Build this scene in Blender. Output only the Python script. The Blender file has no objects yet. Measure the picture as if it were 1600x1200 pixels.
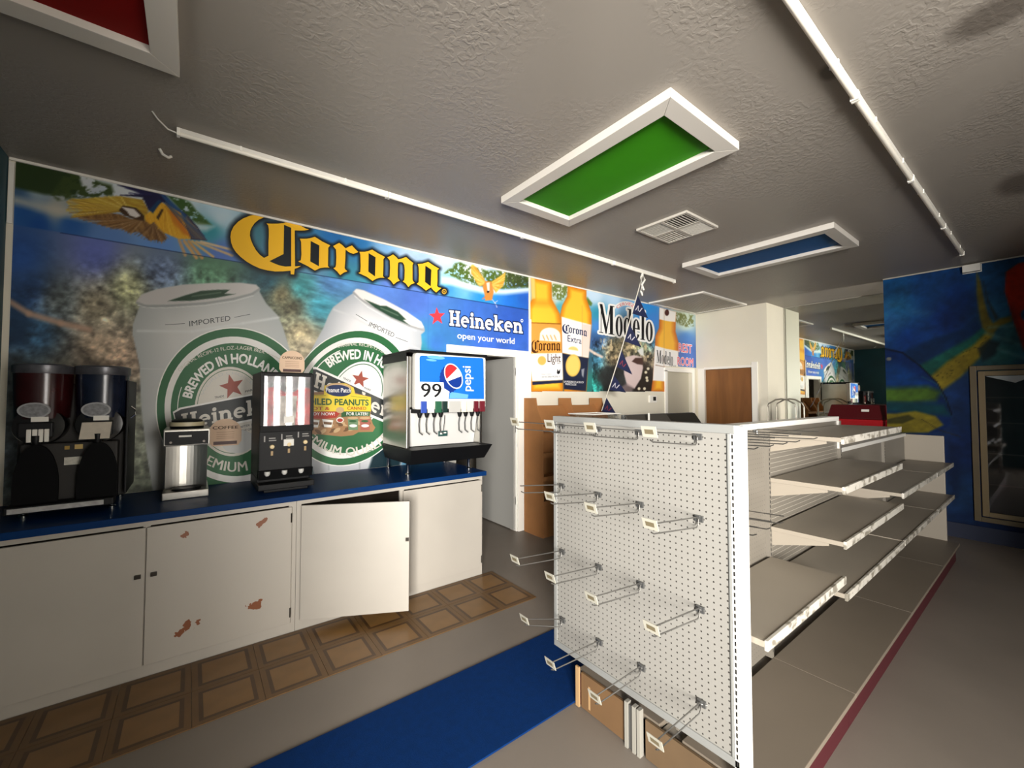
import bpy, bmesh, math, random
import numpy as np
from mathutils import Vector, Matrix
from mathutils.geometry import tessellate_polygon
random.seed(7)
SC = bpy.context.scene
COL = SC.collection

# ------------------------------------------------------------------ camera
FPX, CAM_H = 654.6, 1.557
PITCH = math.atan(21 / 655.0)
_n = math.hypot(655, 857)
FX, FY = 655 / _n, 857 / _n
CP, SP = math.cos(PITCH), math.sin(PITCH)
cam_d = bpy.data.cameras.new('camera'); cam = bpy.data.objects.new('camera', cam_d); COL.objects.link(cam)
cam_d.sensor_width = 36; cam_d.lens = FPX / 1600 * 36; cam_d.clip_start = 0.02
_f = Vector((FX * CP, FY * CP, SP)); _r = Vector((FY, -FX, 0)); _u = _r.cross(_f)
cam.matrix_world = Matrix(((_r.x, _u.x, -_f.x, 0), (_r.y, _u.y, -_f.y, 0), (_r.z, _u.z, -_f.z, CAM_H), (0, 0, 0, 1)))
SC.camera = cam

def ray(px, py):
    u = (px - 800) / FPX; v = (600 - py) / FPX
    d = CP - SP * v
    return (FX * d + FY * u, FY * d - FX * u, SP + CP * v)
def on_y(px, py, y):
    r = ray(px, py); t = y / r[1]; return (r[0] * t, y, CAM_H + r[2] * t)
def on_x(px, py, x):
    r = ray(px, py); t = x / r[0]; return (x, r[1] * t, CAM_H + r[2] * t)
def on_z(px, py, z):
    r = ray(px, py); t = (z - CAM_H) / r[2]; return (r[0] * t, r[1] * t, z)
def pix_np(x, y, z):
    d = x * FX + y * FY; u = x * FY - y * FX; h = z - CAM_H
    D = d * CP + h * SP; V = -d * SP + h * CP
    return 800 + FPX * u / D, 600 - FPX * V / D

# ------------------------------------------------------------------ world, light, exposure
SC.view_settings.view_transform = 'Standard'; SC.view_settings.look = 'None'
SC.view_settings.gamma = 1.0; SC.view_settings.use_curve_mapping = False
SC.view_settings.exposure = 1.0
SC.cycles.max_bounces = 10; SC.cycles.diffuse_bounces = 6; SC.cycles.glossy_bounces = 5
SC.cycles.transmission_bounces = 6; SC.cycles.transparent_max_bounces = 12
SC.cycles.caustics_reflective = False; SC.cycles.caustics_refractive = False
SC.cycles.sample_clamp_indirect = 4.0
world = bpy.data.worlds.new('world'); SC.world = world; world.use_nodes = True
world.node_tree.nodes['Background'].inputs[0].default_value = (0.62, 0.72, 0.85, 1)
world.node_tree.nodes['Background'].inputs[1].default_value = 1.2

def area(name, loc, rot, sx, sy, power, color, spread=180):
    L = bpy.data.lights.new(name, 'AREA'); L.shape = 'RECTANGLE'; L.size = sx; L.size_y = sy
    L.energy = power; L.color = color; L.spread = math.radians(spread)
    o = bpy.data.objects.new(name, L); COL.objects.link(o); o.location = loc; o.rotation_euler = rot
    return o
# daylight entering through the shop windows of the front wall and the glazed exit at the far right
area('daylight_window', (1.35, -2.95, 1.3), (math.radians(90), 0, 0), 1.1, 2.3, 150, (1.0, 0.95, 0.88))
_sf = area('daylight_shopfront', (-2.2, -3.6, 1.75), (0, 0, 0), 1.7, 2.0, 420, (1.0, 0.97, 0.93), 100)
_sf.rotation_euler = Vector((8.7, 6.9, 0.15)).to_track_quat('-Z', 'Y').to_euler()
area('daylight_exit', (7.33, -2.95, 1.35), (math.radians(90), 0, 0), 0.7, 2.1, 130, (1.0, 0.95, 0.84))

# ------------------------------------------------------------------ materials
def lin(c):
    c = c / 255.0
    return c / 12.92 if c <= 0.04045 else ((c + 0.055) / 1.055) ** 2.4
def rgb(r, g, b): return (lin(r), lin(g), lin(b), 1)
MATS = {}
def mat(name, c, rough=0.5, metal=0.0, var=0.0, vscale=8.0, bump=0.0, bscale=60.0, spec=0.5, emit=0):
    if name in MATS: return MATS[name]
    m = bpy.data.materials.new(name); m.use_nodes = True; MATS[name] = m
    nt = m.node_tree; b = nt.nodes['Principled BSDF']
    b.inputs['Base Color'].default_value = rgb(*c); b.inputs['Roughness'].default_value = rough
    b.inputs['Metallic'].default_value = metal
    b.inputs['Specular IOR Level'].default_value = spec
    if var or bump:
        tc = nt.nodes.new('ShaderNodeTexCoord')
    if var:
        n = nt.nodes.new('ShaderNodeTexNoise'); n.inputs['Scale'].default_value = vscale; n.inputs['Detail'].default_value = 6
        nt.links.new(tc.outputs['Object'], n.inputs['Vector'])
        mx = nt.nodes.new('ShaderNodeMix'); mx.data_type = 'RGBA'
        a = rgb(*[max(0, q * (1 - var)) for q in c]); d = rgb(*[min(255, q * (1 + var)) for q in c])
        mx.inputs[6].default_value = a; mx.inputs[7].default_value = d
        nt.links.new(n.outputs['Fac'], mx.inputs[0]); nt.links.new(mx.outputs[2], b.inputs['Base Color'])
    if bump:
        n2 = nt.nodes.new('ShaderNodeTexNoise'); n2.inputs['Scale'].default_value = bscale; n2.inputs['Detail'].default_value = 4
        nt.links.new(tc.outputs['Object'], n2.inputs['Vector'])
        bp = nt.nodes.new('ShaderNodeBump'); bp.inputs['Strength'].default_value = bump; bp.inputs['Distance'].default_value = 0.01
        nt.links.new(n2.outputs['Fac'], bp.inputs['Height']); nt.links.new(bp.outputs['Normal'], b.inputs['Normal'])
    return m
def vcol_mat(name, rough=0.5, spec=0.35):
    m = bpy.data.materials.new(name); m.use_nodes = True; nt = m.node_tree; b = nt.nodes['Principled BSDF']
    a = nt.nodes.new('ShaderNodeVertexColor'); a.layer_name = 'paint'
    nt.links.new(a.outputs['Color'], b.inputs['Base Color']); b.inputs['Roughness'].default_value = rough
    b.inputs['Specular IOR Level'].default_value = spec
    return m
def glass_mat(name, tint=(1, 1, 1), gloss=0.12, rough=0.03):
    m = bpy.data.materials.new(name); m.use_nodes = True; nt = m.node_tree
    for n in list(nt.nodes):
        if n.type == 'BSDF_PRINCIPLED': nt.nodes.remove(n)
    out = [n for n in nt.nodes if n.type == 'OUTPUT_MATERIAL'][0]
    t = nt.nodes.new('ShaderNodeBsdfTransparent'); t.inputs[0].default_value = (*tint, 1)
    g = nt.nodes.new('ShaderNodeBsdfGlossy'); g.inputs['Roughness'].default_value = rough
    lw = nt.nodes.new('ShaderNodeLayerWeight'); lw.inputs[0].default_value = .5; fr = nt.nodes.new('ShaderNodeMath'); fr.operation = 'POWER'; fr.inputs[1].default_value = 5; nt.links.new(lw.outputs['Facing'], fr.inputs[0])
    ad = nt.nodes.new('ShaderNodeMath'); ad.operation = 'ADD'; ad.inputs[1].default_value = gloss; ad.use_clamp = True
    mx = nt.nodes.new('ShaderNodeMixShader')
    nt.links.new(fr.outputs[0], ad.inputs[0]); nt.links.new(ad.outputs[0], mx.inputs[0])
    nt.links.new(t.outputs[0], mx.inputs[1]); nt.links.new(g.outputs[0], mx.inputs[2]); nt.links.new(mx.outputs[0], out.inputs[0])
    return m

WHITE = mat('white_paint', (222, 218, 208), 0.45, var=0.03, vscale=3)
CREAM = mat('cream_wall_paint', (226, 219, 200), 0.55, var=0.03, vscale=2)
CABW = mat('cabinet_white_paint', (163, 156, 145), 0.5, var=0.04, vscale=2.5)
BLACK = mat('black_plastic', (12, 12, 13), 0.5, spec=.22)
DARK = mat('dark_void', (22, 20, 18), 0.8)
CHROME = mat('chrome', (210, 210, 208), 0.12, 1.0)
STEEL = mat('brushed_steel', (176, 173, 166), 0.28, 1.0, var=0.08, vscale=5)
GREYM = mat('grey_metal', (120, 120, 118), 0.4, 0.8)
WIRE = mat('wire_zinc', (120, 118, 114), 0.35, 0.9)
TRIMW = mat('trim_white', (238, 234, 224), 0.4)
BLUETOP = mat('blue_laminate', (12, 44, 88), 0.4, var=0.05, vscale=6, spec=.06)
KRAFT = mat('kraft_board', (156, 106, 60), 0.8, var=0.10, vscale=5)
HARDB = mat('hardboard', (98, 72, 44), 0.7, var=0.08, vscale=6)
PANEL = mat('shelf_enamel', (140, 131, 117), 0.45, var=0.04, vscale=3)
ENDW = mat('post_enamel', (205, 202, 194), 0.35)

# ------------------------------------------------------------------ mesh helper
class MB:
    def __init__(s): s.v = []; s.f = []; s.m = []
    def add(s, vs, fs, m=0):
        k = len(s.v); s.v += [tuple(p) for p in vs]
        for f in fs: s.f.append(tuple(i + k for i in f)); s.m.append(m)
        return s
    def box(s, x0, y0, z0, x1, y1, z1, m=0):
        return s.add([(x0, y0, z0), (x1, y0, z0), (x1, y1, z0), (x0, y1, z0), (x0, y0, z1), (x1, y0, z1), (x1, y1, z1), (x0, y1, z1)],
                     [(0, 3, 2, 1), (4, 5, 6, 7), (0, 1, 5, 4), (1, 2, 6, 5), (2, 3, 7, 6), (3, 0, 4, 7)], m)
    def hexa(s, a, b, m=0):      # two matching quads (bottom, top)
        return s.add(list(a) + list(b), [(0, 3, 2, 1), (4, 5, 6, 7), (0, 1, 5, 4), (1, 2, 6, 5), (2, 3, 7, 6), (3, 0, 4, 7)], m)
    def prism(s, pts, vec, m=0):
        n = len(pts); q = [tuple(Vector(p) + Vector(vec)) for p in pts]
        fs = [tuple(range(n)), tuple(reversed(range(n, 2 * n)))] + [(i, n + i, n + (i + 1) % n, (i + 1) % n) for i in range(n)]
        return s.add(list(pts) + q, fs, m)
    def path(s, pts, r, n=6, m=0, closed=False):
        pts = [Vector(p) for p in pts]; N = len(pts); vs = []; up = Vector((0, 0, 1))
        for i, p in enumerate(pts):
            a = pts[i - 1] if i else (pts[-1] if closed else p); b = pts[(i + 1) % N] if (i < N - 1 or closed) else p
            t = (b - a).normalized()
            x = t.cross(up)
            if x.length < 0.05: x = t.cross(Vector((1, 0, 0)))
            x.normalize(); y = x.cross(t)
            for k in range(n):
                w = 2 * math.pi * k / n
                vs.append(p + x * (r * math.cos(w)) + y * (r * math.sin(w)))
        fs = []
        for i in range(N if closed else N - 1):
            j = (i + 1) % N
            for k in range(n): fs.append((i * n + k, i * n + (k + 1) % n, j * n + (k + 1) % n, j * n + k))
        if not closed: fs += [tuple(reversed(range(n))), tuple(range((N - 1) * n, N * n))]
        return s.add(vs, fs, m)
    def lathe(s, c, prof, n=20, m=0, axis='z', caps=True):
        vs = []
        for r, h in prof:
            for k in range(n):
                w = 2 * math.pi * k / n; a, b = r * math.cos(w), r * math.sin(w)
                if axis == 'z': vs.append((c[0] + a, c[1] + b, c[2] + h))
                elif axis == 'y': vs.append((c[0] + a, c[1] + h, c[2] - b))
                else: vs.append((c[0] + h, c[1] + a, c[2] + b))
        fs = []
        for i in range(len(prof) - 1):
            for k in range(n): fs.append((i * n + k, i * n + (k + 1) % n, (i + 1) * n + (k + 1) % n, (i + 1) * n + k))
        if caps: fs += [tuple(reversed(range(n))), tuple(range((len(prof) - 1) * n, len(prof) * n))]
        return s.add(vs, fs, m)
    def loops(s, loops3, m=0):    # flat polygon with holes
        tri = tessellate_polygon([[Vector(p) for p in l] for l in loops3])
        return s.add([p for l in loops3 for p in l], [tuple(t) for t in tri], m)

ORG = {}
def props(o, label=None, cat=None, group=None, kind=None):
    if label: o['label'] = label
    if cat: o['category'] = cat
    if group: o['group'] = group
    if kind: o['kind'] = kind
    return o
def thing(name, label, cat, loc=(0, 0, 0), group=None):
    o = bpy.data.objects.new(name, None); COL.objects.link(o); o.location = loc; o.empty_display_size = 0.1
    ORG[o.name] = Vector(loc); return props(o, label, cat, group)
def obj(name, mb, mats, parent=None, label=None, cat=None, group=None, kind=None, bevel=0.0, smooth=False, origin=None):
    org = ORG[parent.name] if parent is not None else Vector(origin or (0, 0, 0))
    me = bpy.data.meshes.new(name)
    me.from_pydata([tuple(Vector(p) - org) for p in mb.v], [], mb.f)
    for m in (mats if isinstance(mats, (list, tuple)) else [mats]): me.materials.append(m)
    me.polygons.foreach_set('material_index', mb.m)
    if bevel:
        bm = bmesh.new(); bm.from_mesh(me)
        es = [e for e in bm.edges if len(e.link_faces) == 2 and e.calc_face_angle(0) > 0.6]
        bmesh.ops.bevel(bm, geom=es, offset=bevel, segments=2, affect='EDGES', profile=0.6, clamp_overlap=True)
        bm.to_mesh(me); bm.free()
    if smooth:
        me.polygons.foreach_set('use_smooth', [True] * len(me.polygons))
        try: me.set_sharp_from_angle(angle=math.radians(40))
        except Exception: pass
    me.update()
    o = bpy.data.objects.new(name, me); COL.objects.link(o); ORG[o.name] = org.copy()
    if parent is not None: o.parent = parent
    else: o.location = org
    return props(o, label, cat, group, kind)
def dup(root, loc, label=None):
    r = root.copy(); COL.objects.link(r); r.location = loc; ORG[r.name] = Vector(loc)
    if label: r['label'] = label
    for ch in list(root.children):
        c = ch.copy(); COL.objects.link(c); c.parent = r
        for g in list(ch.children):
            d = g.copy(); COL.objects.link(d); d.parent = c
    return r
def B(*a): return MB().box(*a)
def fan(*bs):
    m = MB()
    for b in bs: m.box(*b)
    return m

# ------------------------------------------------------------------ text
TC = {}
def text2d(s):
    k = s
    if k in TC: return TC[k]
    cu = bpy.data.curves.new('txt', 'FONT'); cu.body = s; cu.size = 1.0; cu.resolution_u = 3
    o = bpy.data.objects.new('txt', cu); COL.objects.link(o)
    bpy.context.view_layer.update()
    me = o.evaluated_get(bpy.context.evaluated_depsgraph_get()).to_mesh()
    V = np.array([v.co[:2] for v in me.vertices]) if len(me.vertices) else np.zeros((0, 2)); F = [tuple(p.vertices) for p in me.polygons]
    bpy.data.objects.remove(o); bpy.data.curves.remove(cu)
    TC[k] = (V, F); return TC[k]
def shifts(o):          # a bolder face is the same word struck again a hair to the side
    if o <= 0: return [(0, 0)]
    if o < .03: return [(-o, 0), (0, 0), (o, 0)]
    return [(o * math.cos(k * .7854), o * math.sin(k * .7854)) for k in range(8)]
def text_fit(mb, s, p0, p1, capv, m=0, offset=0.0, grow=0.0, n=(0, 0, 0)):
    """text whose baseline runs p0->p1 (3-D), cap height vector capv"""
    V, F = text2d(s)
    x0, x1 = V[:, 0].min(), V[:, 0].max(); H = text2d('H')[0][:, 1].max()
    p0, p1, c = Vector(p0), Vector(p1), Vector(capv); nn = Vector(n); ux = (p1 - p0) / (x1 - x0); uy = c / H
    for i, (ox, oy) in enumerate(shifts(offset)):
        mb.add([p0 + ux * float(a + ox - x0) + uy * float(b + oy) + nn * (1 + .02 * i) for a, b in V], F, m)

# ------------------------------------------------------------------ painting on vertex grids
RNG = np.random.RandomState(3); LAT = RNG.rand(256, 256)
def vnoise(x, y):
    xi = np.floor(x).astype(int); yi = np.floor(y).astype(int); fx = x - xi; fy = y - yi
    fx = fx * fx * (3 - 2 * fx); fy = fy * fy * (3 - 2 * fy)
    g = lambda i, j: LAT[i % 256, j % 256]
    return (g(xi, yi) * (1 - fx) + g(xi + 1, yi) * fx) * (1 - fy) + (g(xi, yi + 1) * (1 - fx) + g(xi + 1, yi + 1) * fx) * fy
def fbm(x, y, o=4):
    s = 0; a = 0.5; t = 0
    for k in range(o): s = s + a * vnoise(x * 2 ** k + 17 * k, y * 2 ** k + 31 * k); t += a; a *= 0.55
    return s / t
class Canvas:
    def __init__(s, px, py, wx, wz): s.X, s.Y, s.wx, s.wz = px, py, wx, wz; s.C = np.zeros((len(px), 3))
    def idw(s, samples, p=3.0):
        num = np.zeros((len(s.X), 3)); den = np.zeros(len(s.X))
        for x, y, r, g, b in samples:
            w = 1 / (((s.X - x) ** 2 + (s.Y - y) ** 2) + 60) ** (p / 2)
            num += w[:, None] * np.array([r, g, b]); den += w
        s.C = num / den[:, None]
    def sd(s, poly, pad=14):
        P = np.array(poly, float); x0, y0 = P.min(0) - pad; x1, y1 = P.max(0) + pad
        idx = np.where((s.X > x0) & (s.X < x1) & (s.Y > y0) & (s.Y < y1))[0]
        X, Y = s.X[idx], s.Y[idx]; d2 = np.full(len(idx), 1e9); ins = np.zeros(len(idx), bool); n = len(P)
        for i in range(n):
            ax, ay = P[i]; bx, by = P[(i + 1) % n]; ex, ey = bx - ax, by - ay
            t = np.clip(((X - ax) * ex + (Y - ay) * ey) / (ex * ex + ey * ey + 1e-9), 0, 1)
            d2 = np.minimum(d2, (X - ax - t * ex) ** 2 + (Y - ay - t * ey) ** 2)
            if ay != by:
                c = ((ay > Y) != (by > Y)) & (X < (bx - ax) * (Y - ay) / (by - ay) + ax); ins ^= c
        return idx, np.where(ins, -1, 1) * np.sqrt(d2)
    def blend(s, idx, a, col):
        a = np.clip(a, 0, 1)[:, None]; s.C[idx] = s.C[idx] * (1 - a) + np.asarray(col, float) * a
    def fill(s, poly, col, w=0.8, alpha=1.0, noise=None, pad=14):
        idx, d = s.sd(poly, max(pad, w * 2))
        a = np.clip(0.5 - d / (2 * w), 0, 1) * alpha
        if noise is not None:
            fs, th, sh = noise
            a = a * np.clip((fbm(s.wx[idx] * fs, s.wz[idx] * fs) - th) * sh, 0, 1)
        s.blend(idx, a, col); return idx, d
    def grad(s, poly, cols, dist, w=0.8):   # colour by distance from the outline: cols[0] at edge, cols[1] inside
        idx, d = s.sd(poly)
        t = np.clip(-d / dist, 0, 1)[:, None]; c = np.array(cols[0]) * (1 - t) + np.array(cols[1]) * t
        s.blend(idx, np.clip(0.5 - d / (2 * w), 0, 1), c)
    def line(s, pts, w, col, alpha=1.0, soft=0.6):
        for a, b in zip(pts[:-1], pts[1:]):
            ax, ay = a; bx, by = b
            idx = np.where((s.X > min(ax, bx) - w * 3) & (s.X < max(ax, bx) + w * 3) & (s.Y > min(ay, by) - w * 3) & (s.Y < max(ay, by) + w * 3))[0]
            X, Y = s.X[idx], s.Y[idx]; ex, ey = bx - ax, by - ay
            t = np.clip(((X - ax) * ex + (Y - ay) * ey) / (ex * ex + ey * ey + 1e-9), 0, 1)
            d = np.sqrt((X - ax - t * ex) ** 2 + (Y - ay - t * ey) ** 2)
            s.blend(idx, np.clip((w / 2 + soft - d) / (2 * soft), 0, 1) * alpha, col)
    def modulate(s, mask, amp, scale, tint=None):
        n = fbm(s.wx * scale, s.wz * scale, 5) - 0.5
        s.C = s.C * (1 + (n * amp * mask)[:, None])
def ell(cx, cy, a, b, t=0.0, n=48, a0=0, a1=360):
    out = []; t = math.radians(t)
    for k in range(n):
        w = math.radians(a0 + (a1 - a0) * k / n); x, y = a * math.cos(w), -b * math.sin(w)
        out.append((cx + x * math.cos(t) - y * math.sin(t), cy + x * math.sin(t) + y * math.cos(t)))
    return out
def grid_sheet(name, corner, u, v, nu, nv, cols, material, parent=None, cut=None, **k):
    """painted flat sheet: corner + i*u + j*v, thickness given behind by a rim"""
    c, u, v = np.array(corner), np.array(u), np.array(v)
    I, J = np.meshgrid(np.arange(nu), np.arange(nv), indexing='ij')
    P = c + I.reshape(-1, 1) / (nu - 1) * u + J.reshape(-1, 1) / (nv - 1) * v
    org = ORG[parent.name] if parent is not None else Vector((0, 0, 0))
    P = P - np.array(org)
    id0 = (np.arange(nu - 1)[:, None] * nv + np.arange(nv - 1)[None, :]).reshape(-1)
    F = np.stack([id0, id0 + nv, id0 + nv + 1, id0 + 1], 1)
    if cut is not None: F = F[~cut[F].any(1)]
    me = bpy.data.meshes.new(name); me.vertices.add(len(P)); me.vertices.foreach_set('co', P.astype(np.float32).ravel())
    me.loops.add(F.size); me.loops.foreach_set('vertex_index', F.astype(np.int32).ravel())
    me.polygons.add(len(F)); me.polygons.foreach_set('loop_start', (np.arange(len(F)) * 4).astype(np.int32))
    me.update(calc_edges=True)
    at = me.color_attributes.new('paint', 'FLOAT_COLOR', 'POINT')
    s = np.clip(cols, 0, 255) / 255.0; L = np.where(s <= 0.04045, s / 12.92, ((s + 0.055) / 1.055) ** 2.4)
    at.data.foreach_set('color', np.concatenate([L, np.ones((len(L), 1))], 1).astype(np.float32).ravel())
    me.materials.append(material)
    o = bpy.data.objects.new(name, me); COL.objects.link(o); ORG[o.name] = Vector(org)
    if parent is not None: o.parent = parent
    return props(o, **k)
def grid_xz(x0, x1, z0, z1, step):
    nu = int((x1 - x0) / step) + 1; nv = int((z1 - z0) / step) + 1
    I, J = np.meshgrid(np.linspace(x0, x1, nu), np.linspace(z0, z1, nv), indexing='ij')
    return nu, nv, I.ravel(), J.ravel()

# ================================================================== SETTING
YW, ZC = 3.88, 3.03            # mural wall, ceiling
XL, YF = -0.92, -2.8           # left wall, front wall
XB, YB, XM, XFISH = 7.06, 2.735, 7.73, 6.82
FISH_EDGE = 1.306

floor_m = mat('floor_paint', (116, 107, 97), 0.5, var=0.09, vscale=1.6, bump=0.04, bscale=40)
floor = obj('floor', B(XL - .1, YF - .1, -0.1, XM + .1, YW + 1.9, 0), floor_m, kind='structure')

def ceiling_material():
    m = bpy.data.materials.new('ceiling_knockdown'); m.use_nodes = True; nt = m.node_tree; b = nt.nodes['Principled BSDF']
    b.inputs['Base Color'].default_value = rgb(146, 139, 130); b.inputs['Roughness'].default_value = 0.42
    b.inputs['Specular IOR Level'].default_value = 0.4
    tc = nt.nodes.new('ShaderNodeTexCoord')
    n = nt.nodes.new('ShaderNodeTexNoise'); n.inputs['Scale'].default_value = 34; n.inputs['Detail'].default_value = 3; n.inputs['Distortion'].default_value = 0.5
    cr = nt.nodes.new('ShaderNodeValToRGB'); cr.color_ramp.elements[0].position = 0.45; cr.color_ramp.elements[1].position = 0.6
    big = nt.nodes.new('ShaderNodeTexNoise'); big.inputs['Scale'].default_value = 1.3; big.inputs['Detail'].default_value = 2
    cr2 = nt.nodes.new('ShaderNodeValToRGB'); cr2.color_ramp.elements[0].position = 0.42; cr2.color_ramp.elements[1].position = 0.62
    mul = nt.nodes.new('ShaderNodeMath'); mul.operation = 'MULTIPLY'
    bp = nt.nodes.new('ShaderNodeBump'); bp.inputs['Strength'].default_value = 0.32; bp.inputs['Distance'].default_value = 0.005
    for q in (n, big): nt.links.new(tc.outputs['Object'], q.inputs['Vector'])
    nt.links.new(n.outputs['Fac'], cr.inputs[0]); nt.links.new(big.outputs['Fac'], cr2.inputs[0])
    nt.links.new(cr.outputs[0], mul.inputs[0]); nt.links.new(cr2.outputs[0], mul.inputs[1])
    nt.links.new(mul.outputs[0], bp.inputs['Height']); nt.links.new(bp.outputs['Normal'], b.inputs['Normal'])
    # dark soft-edged oval patches
    sep = nt.nodes.new('ShaderNodeSeparateXYZ'); nt.links.new(tc.outputs['Object'], sep.inputs[0])
    prev = None
    for (sx, sy, rx, ry) in ((2.43, 0.12, 0.10, 0.12), (4.52, 0.12, 0.22, 0.12), (2.27, 0.60, 0.06, 0.035)):
        vm = nt.nodes.new('ShaderNodeVectorMath'); vm.operation = 'SUBTRACT'; vm.inputs[1].default_value = (sx, sy, 3.03)
        nt.links.new(tc.outputs['Object'], vm.inputs[0])
        sc = nt.nodes.new('ShaderNodeVectorMath'); sc.operation = 'MULTIPLY'; sc.inputs[1].default_value = (1 / rx, 1 / ry, 0)
        nt.links.new(vm.outputs[0], sc.inputs[0])
        ln = nt.nodes.new('ShaderNodeVectorMath'); ln.operation = 'LENGTH'; nt.links.new(sc.outputs[0], ln.inputs[0])
        mr = nt.nodes.new('ShaderNodeMapRange'); mr.inputs[1].default_value = 0.7; mr.inputs[2].default_value = 1.3; mr.inputs[3].default_value = 0.65; mr.inputs[4].default_value = 0
        nt.links.new(ln.outputs['Value'], mr.inputs[0])
        if prev is None: prev = mr.outputs[0]
        else:
            a = nt.nodes.new('ShaderNodeMath'); a.operation = 'MAXIMUM'; nt.links.new(prev, a.inputs[0]); nt.links.new(mr.outputs[0], a.inputs[1]); prev = a.outputs[0]
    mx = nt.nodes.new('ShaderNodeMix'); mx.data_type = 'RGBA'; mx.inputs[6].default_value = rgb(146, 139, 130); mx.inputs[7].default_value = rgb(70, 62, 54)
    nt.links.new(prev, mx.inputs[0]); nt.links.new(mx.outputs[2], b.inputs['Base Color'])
    return m
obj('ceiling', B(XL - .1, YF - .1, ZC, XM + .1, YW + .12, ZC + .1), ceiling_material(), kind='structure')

# mural wall, with the store-room and rest-room doorways left open
D1 = (2.20, 3.05, 2.045)       # opening x0, x1, top
D2 = (6.12, 6.90, 1.985)
wb = MB()
wb.box(XL - .1, YW, 0, D1[0], YW + .12, ZC); wb.box(D1[0], YW, D1[2], D1[1], YW + .12, ZC)
wb.box(D1[1], YW, 0, D2[0], YW + .12, ZC); wb.box(D2[0], YW, D2[2], D2[1], YW + .12, ZC); wb.box(D2[1], YW, 0, XM + .1, YW + .12, ZC)
obj('wall_back', wb, CREAM, kind='structure')
TEAL = mat('teal_mural_paint', (26, 66, 74), 0.6, var=0.35, vscale=1.3)
LY0, LY1, LZ0, LZ1 = -2.75, -.3, .15, 2.6
obj('wall_left', fan((XL - .1, LY1, 0, XL, YW, ZC), (XL - .1, YF, 0, XL, LY0, ZC), (XL - .1, LY0, 0, XL, LY1, LZ0), (XL - .1, LY0, LZ1, XL, LY1, ZC)), TEAL, kind='structure')
# front wall: shop windows behind the camera and a glazed exit in the far passage
WX0, WX1, WZ0, WZ1 = 0.8, 1.9, 0.1, 2.5
wf = MB(); y0, y1 = YF - .1, YF
wf.box(XL - .1, y0, 0, WX0, y1, ZC); wf.box(WX0, y0, 0, WX1, y1, WZ0); wf.box(WX0, y0, WZ1, WX1, y1, ZC)
wf.box(WX1, y0, 0, 6.98, y1, ZC); wf.box(6.98, y0, 2.4, 7.68, y1, ZC); wf.box(7.68, y0, 0, XM + .1, y1, ZC)
obj('wall_front', wf, CREAM, kind='structure')
PANE = glass_mat('window_glass', gloss=0.03)
def glazed(name, x0, x1, z0, z1, nm):
    f = MB(); w = 0.05; hb = .058
    f.box(x0, YF - .08, z0, x0 + w, YF - .02, z1); f.box(x1 - w, YF - .08, z0, x1, YF - .02, z1)
    f.box(x0 + w, YF - .08, z0, x1 - w, YF - .02, z0 + w); f.box(x0 + w, YF - .08, z1 - w, x1 - w, YF - .02, z1)
    for i in range(1, nm):
        xm = x0 + (x1 - x0) * i / nm; f.box(xm - hb, YF - .08, z0 + w, xm + hb, YF - .02, z1 - w)
    o = obj(name, f, GREYM, kind='structure')
    for i in range(nm):
        a = x0 + (x1 - x0) * i / nm + .059; b = x0 + (x1 - x0) * (i + 1) / nm - .059
        obj('pane', B(a, YF - .055, z0 + w, b, YF - .047, z1 - w), PANE, o)
glazed('window_1', WX0, WX1, WZ0, WZ1, 5)
f = MB(); x = XL - .07
for k in range(4): y = LY0 + (LY1 - LY0 - .05) * k / 3; f.box(x, y, LZ0, x + .05, y + .05, LZ1)
for k in range(3):
    a = LY0 + (LY1 - LY0 - .05) * k / 3 + .05; b_ = LY0 + (LY1 - LY0 - .05) * (k + 1) / 3; f.box(x, a, LZ0, x + .05, b_, LZ0 + .05); f.box(x, a, LZ1 - .05, x + .05, b_, LZ1)
w2 = obj('window_2', f, GREYM, kind='structure')
for k in range(3):
    a = LY0 + (LY1 - LY0 - .05) * k / 3 + .05; b_ = LY0 + (LY1 - LY0 - .05) * (k + 1) / 3; obj('pane', B(x + .02, a, LZ0 + .05, x + .028, b_, LZ1 - .05), PANE, w2)
# added unseen wall, right of the camera, keeping window light off the right side
obj('wall_light_blocker', fan((2.1, YF, 0, 2.2, -1.3, ZC)), CREAM, kind='structure')
glazed('door_4', 6.98, 7.68, 0.02, 2.4, 1)
obj('ground', fan((-6, -9, -.12, 12, YF - .1, -.02), (-6, YF - .1, -.12, XL - .1, 3, -.02)), mat('asphalt', (120, 118, 114), 0.9), kind='structure')
# block with the brown door, and the mirrored end of the room
bl = MB()
DB = (2.965, 3.735, 2.035)
bl.box(XB, YB, 0, XB + .12, DB[0], ZC); bl.box(XB, DB[0], DB[2], XB + .12, DB[1], ZC); bl.box(XB, DB[1], 0, XB + .12, YW, ZC)
bl.box(XB + .12, YB, 0, XM, YB + .12, ZC)
obj('wall_alcove', bl, CREAM, kind='structure')
obj('wall_end', B(XM, YF, 0, XM + .1, YW, ZC), CREAM, kind='structure')
MIRROR = mat('mirror_silver', (214, 218, 210), 0.015, 1.0)
mt = thing('wall_mirror', 'tall frameless wall mirror covering the far end of the aisle beside the cream block', 'mirror', (XM, 2.0, 0.1))
obj('glass', B(XM - .008, 0.2, 0.1, XM - .0005, YB - .004, ZC - .005), MIRROR, mt)
obj('conduit', MB().path([(XM - .02, YB - .02, .02), (XM - .02, YB - .02, ZC)], .006, 6), mat('conduit_grey', (150, 145, 130), .5), kind='structure').name = 'trim_5'

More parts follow.
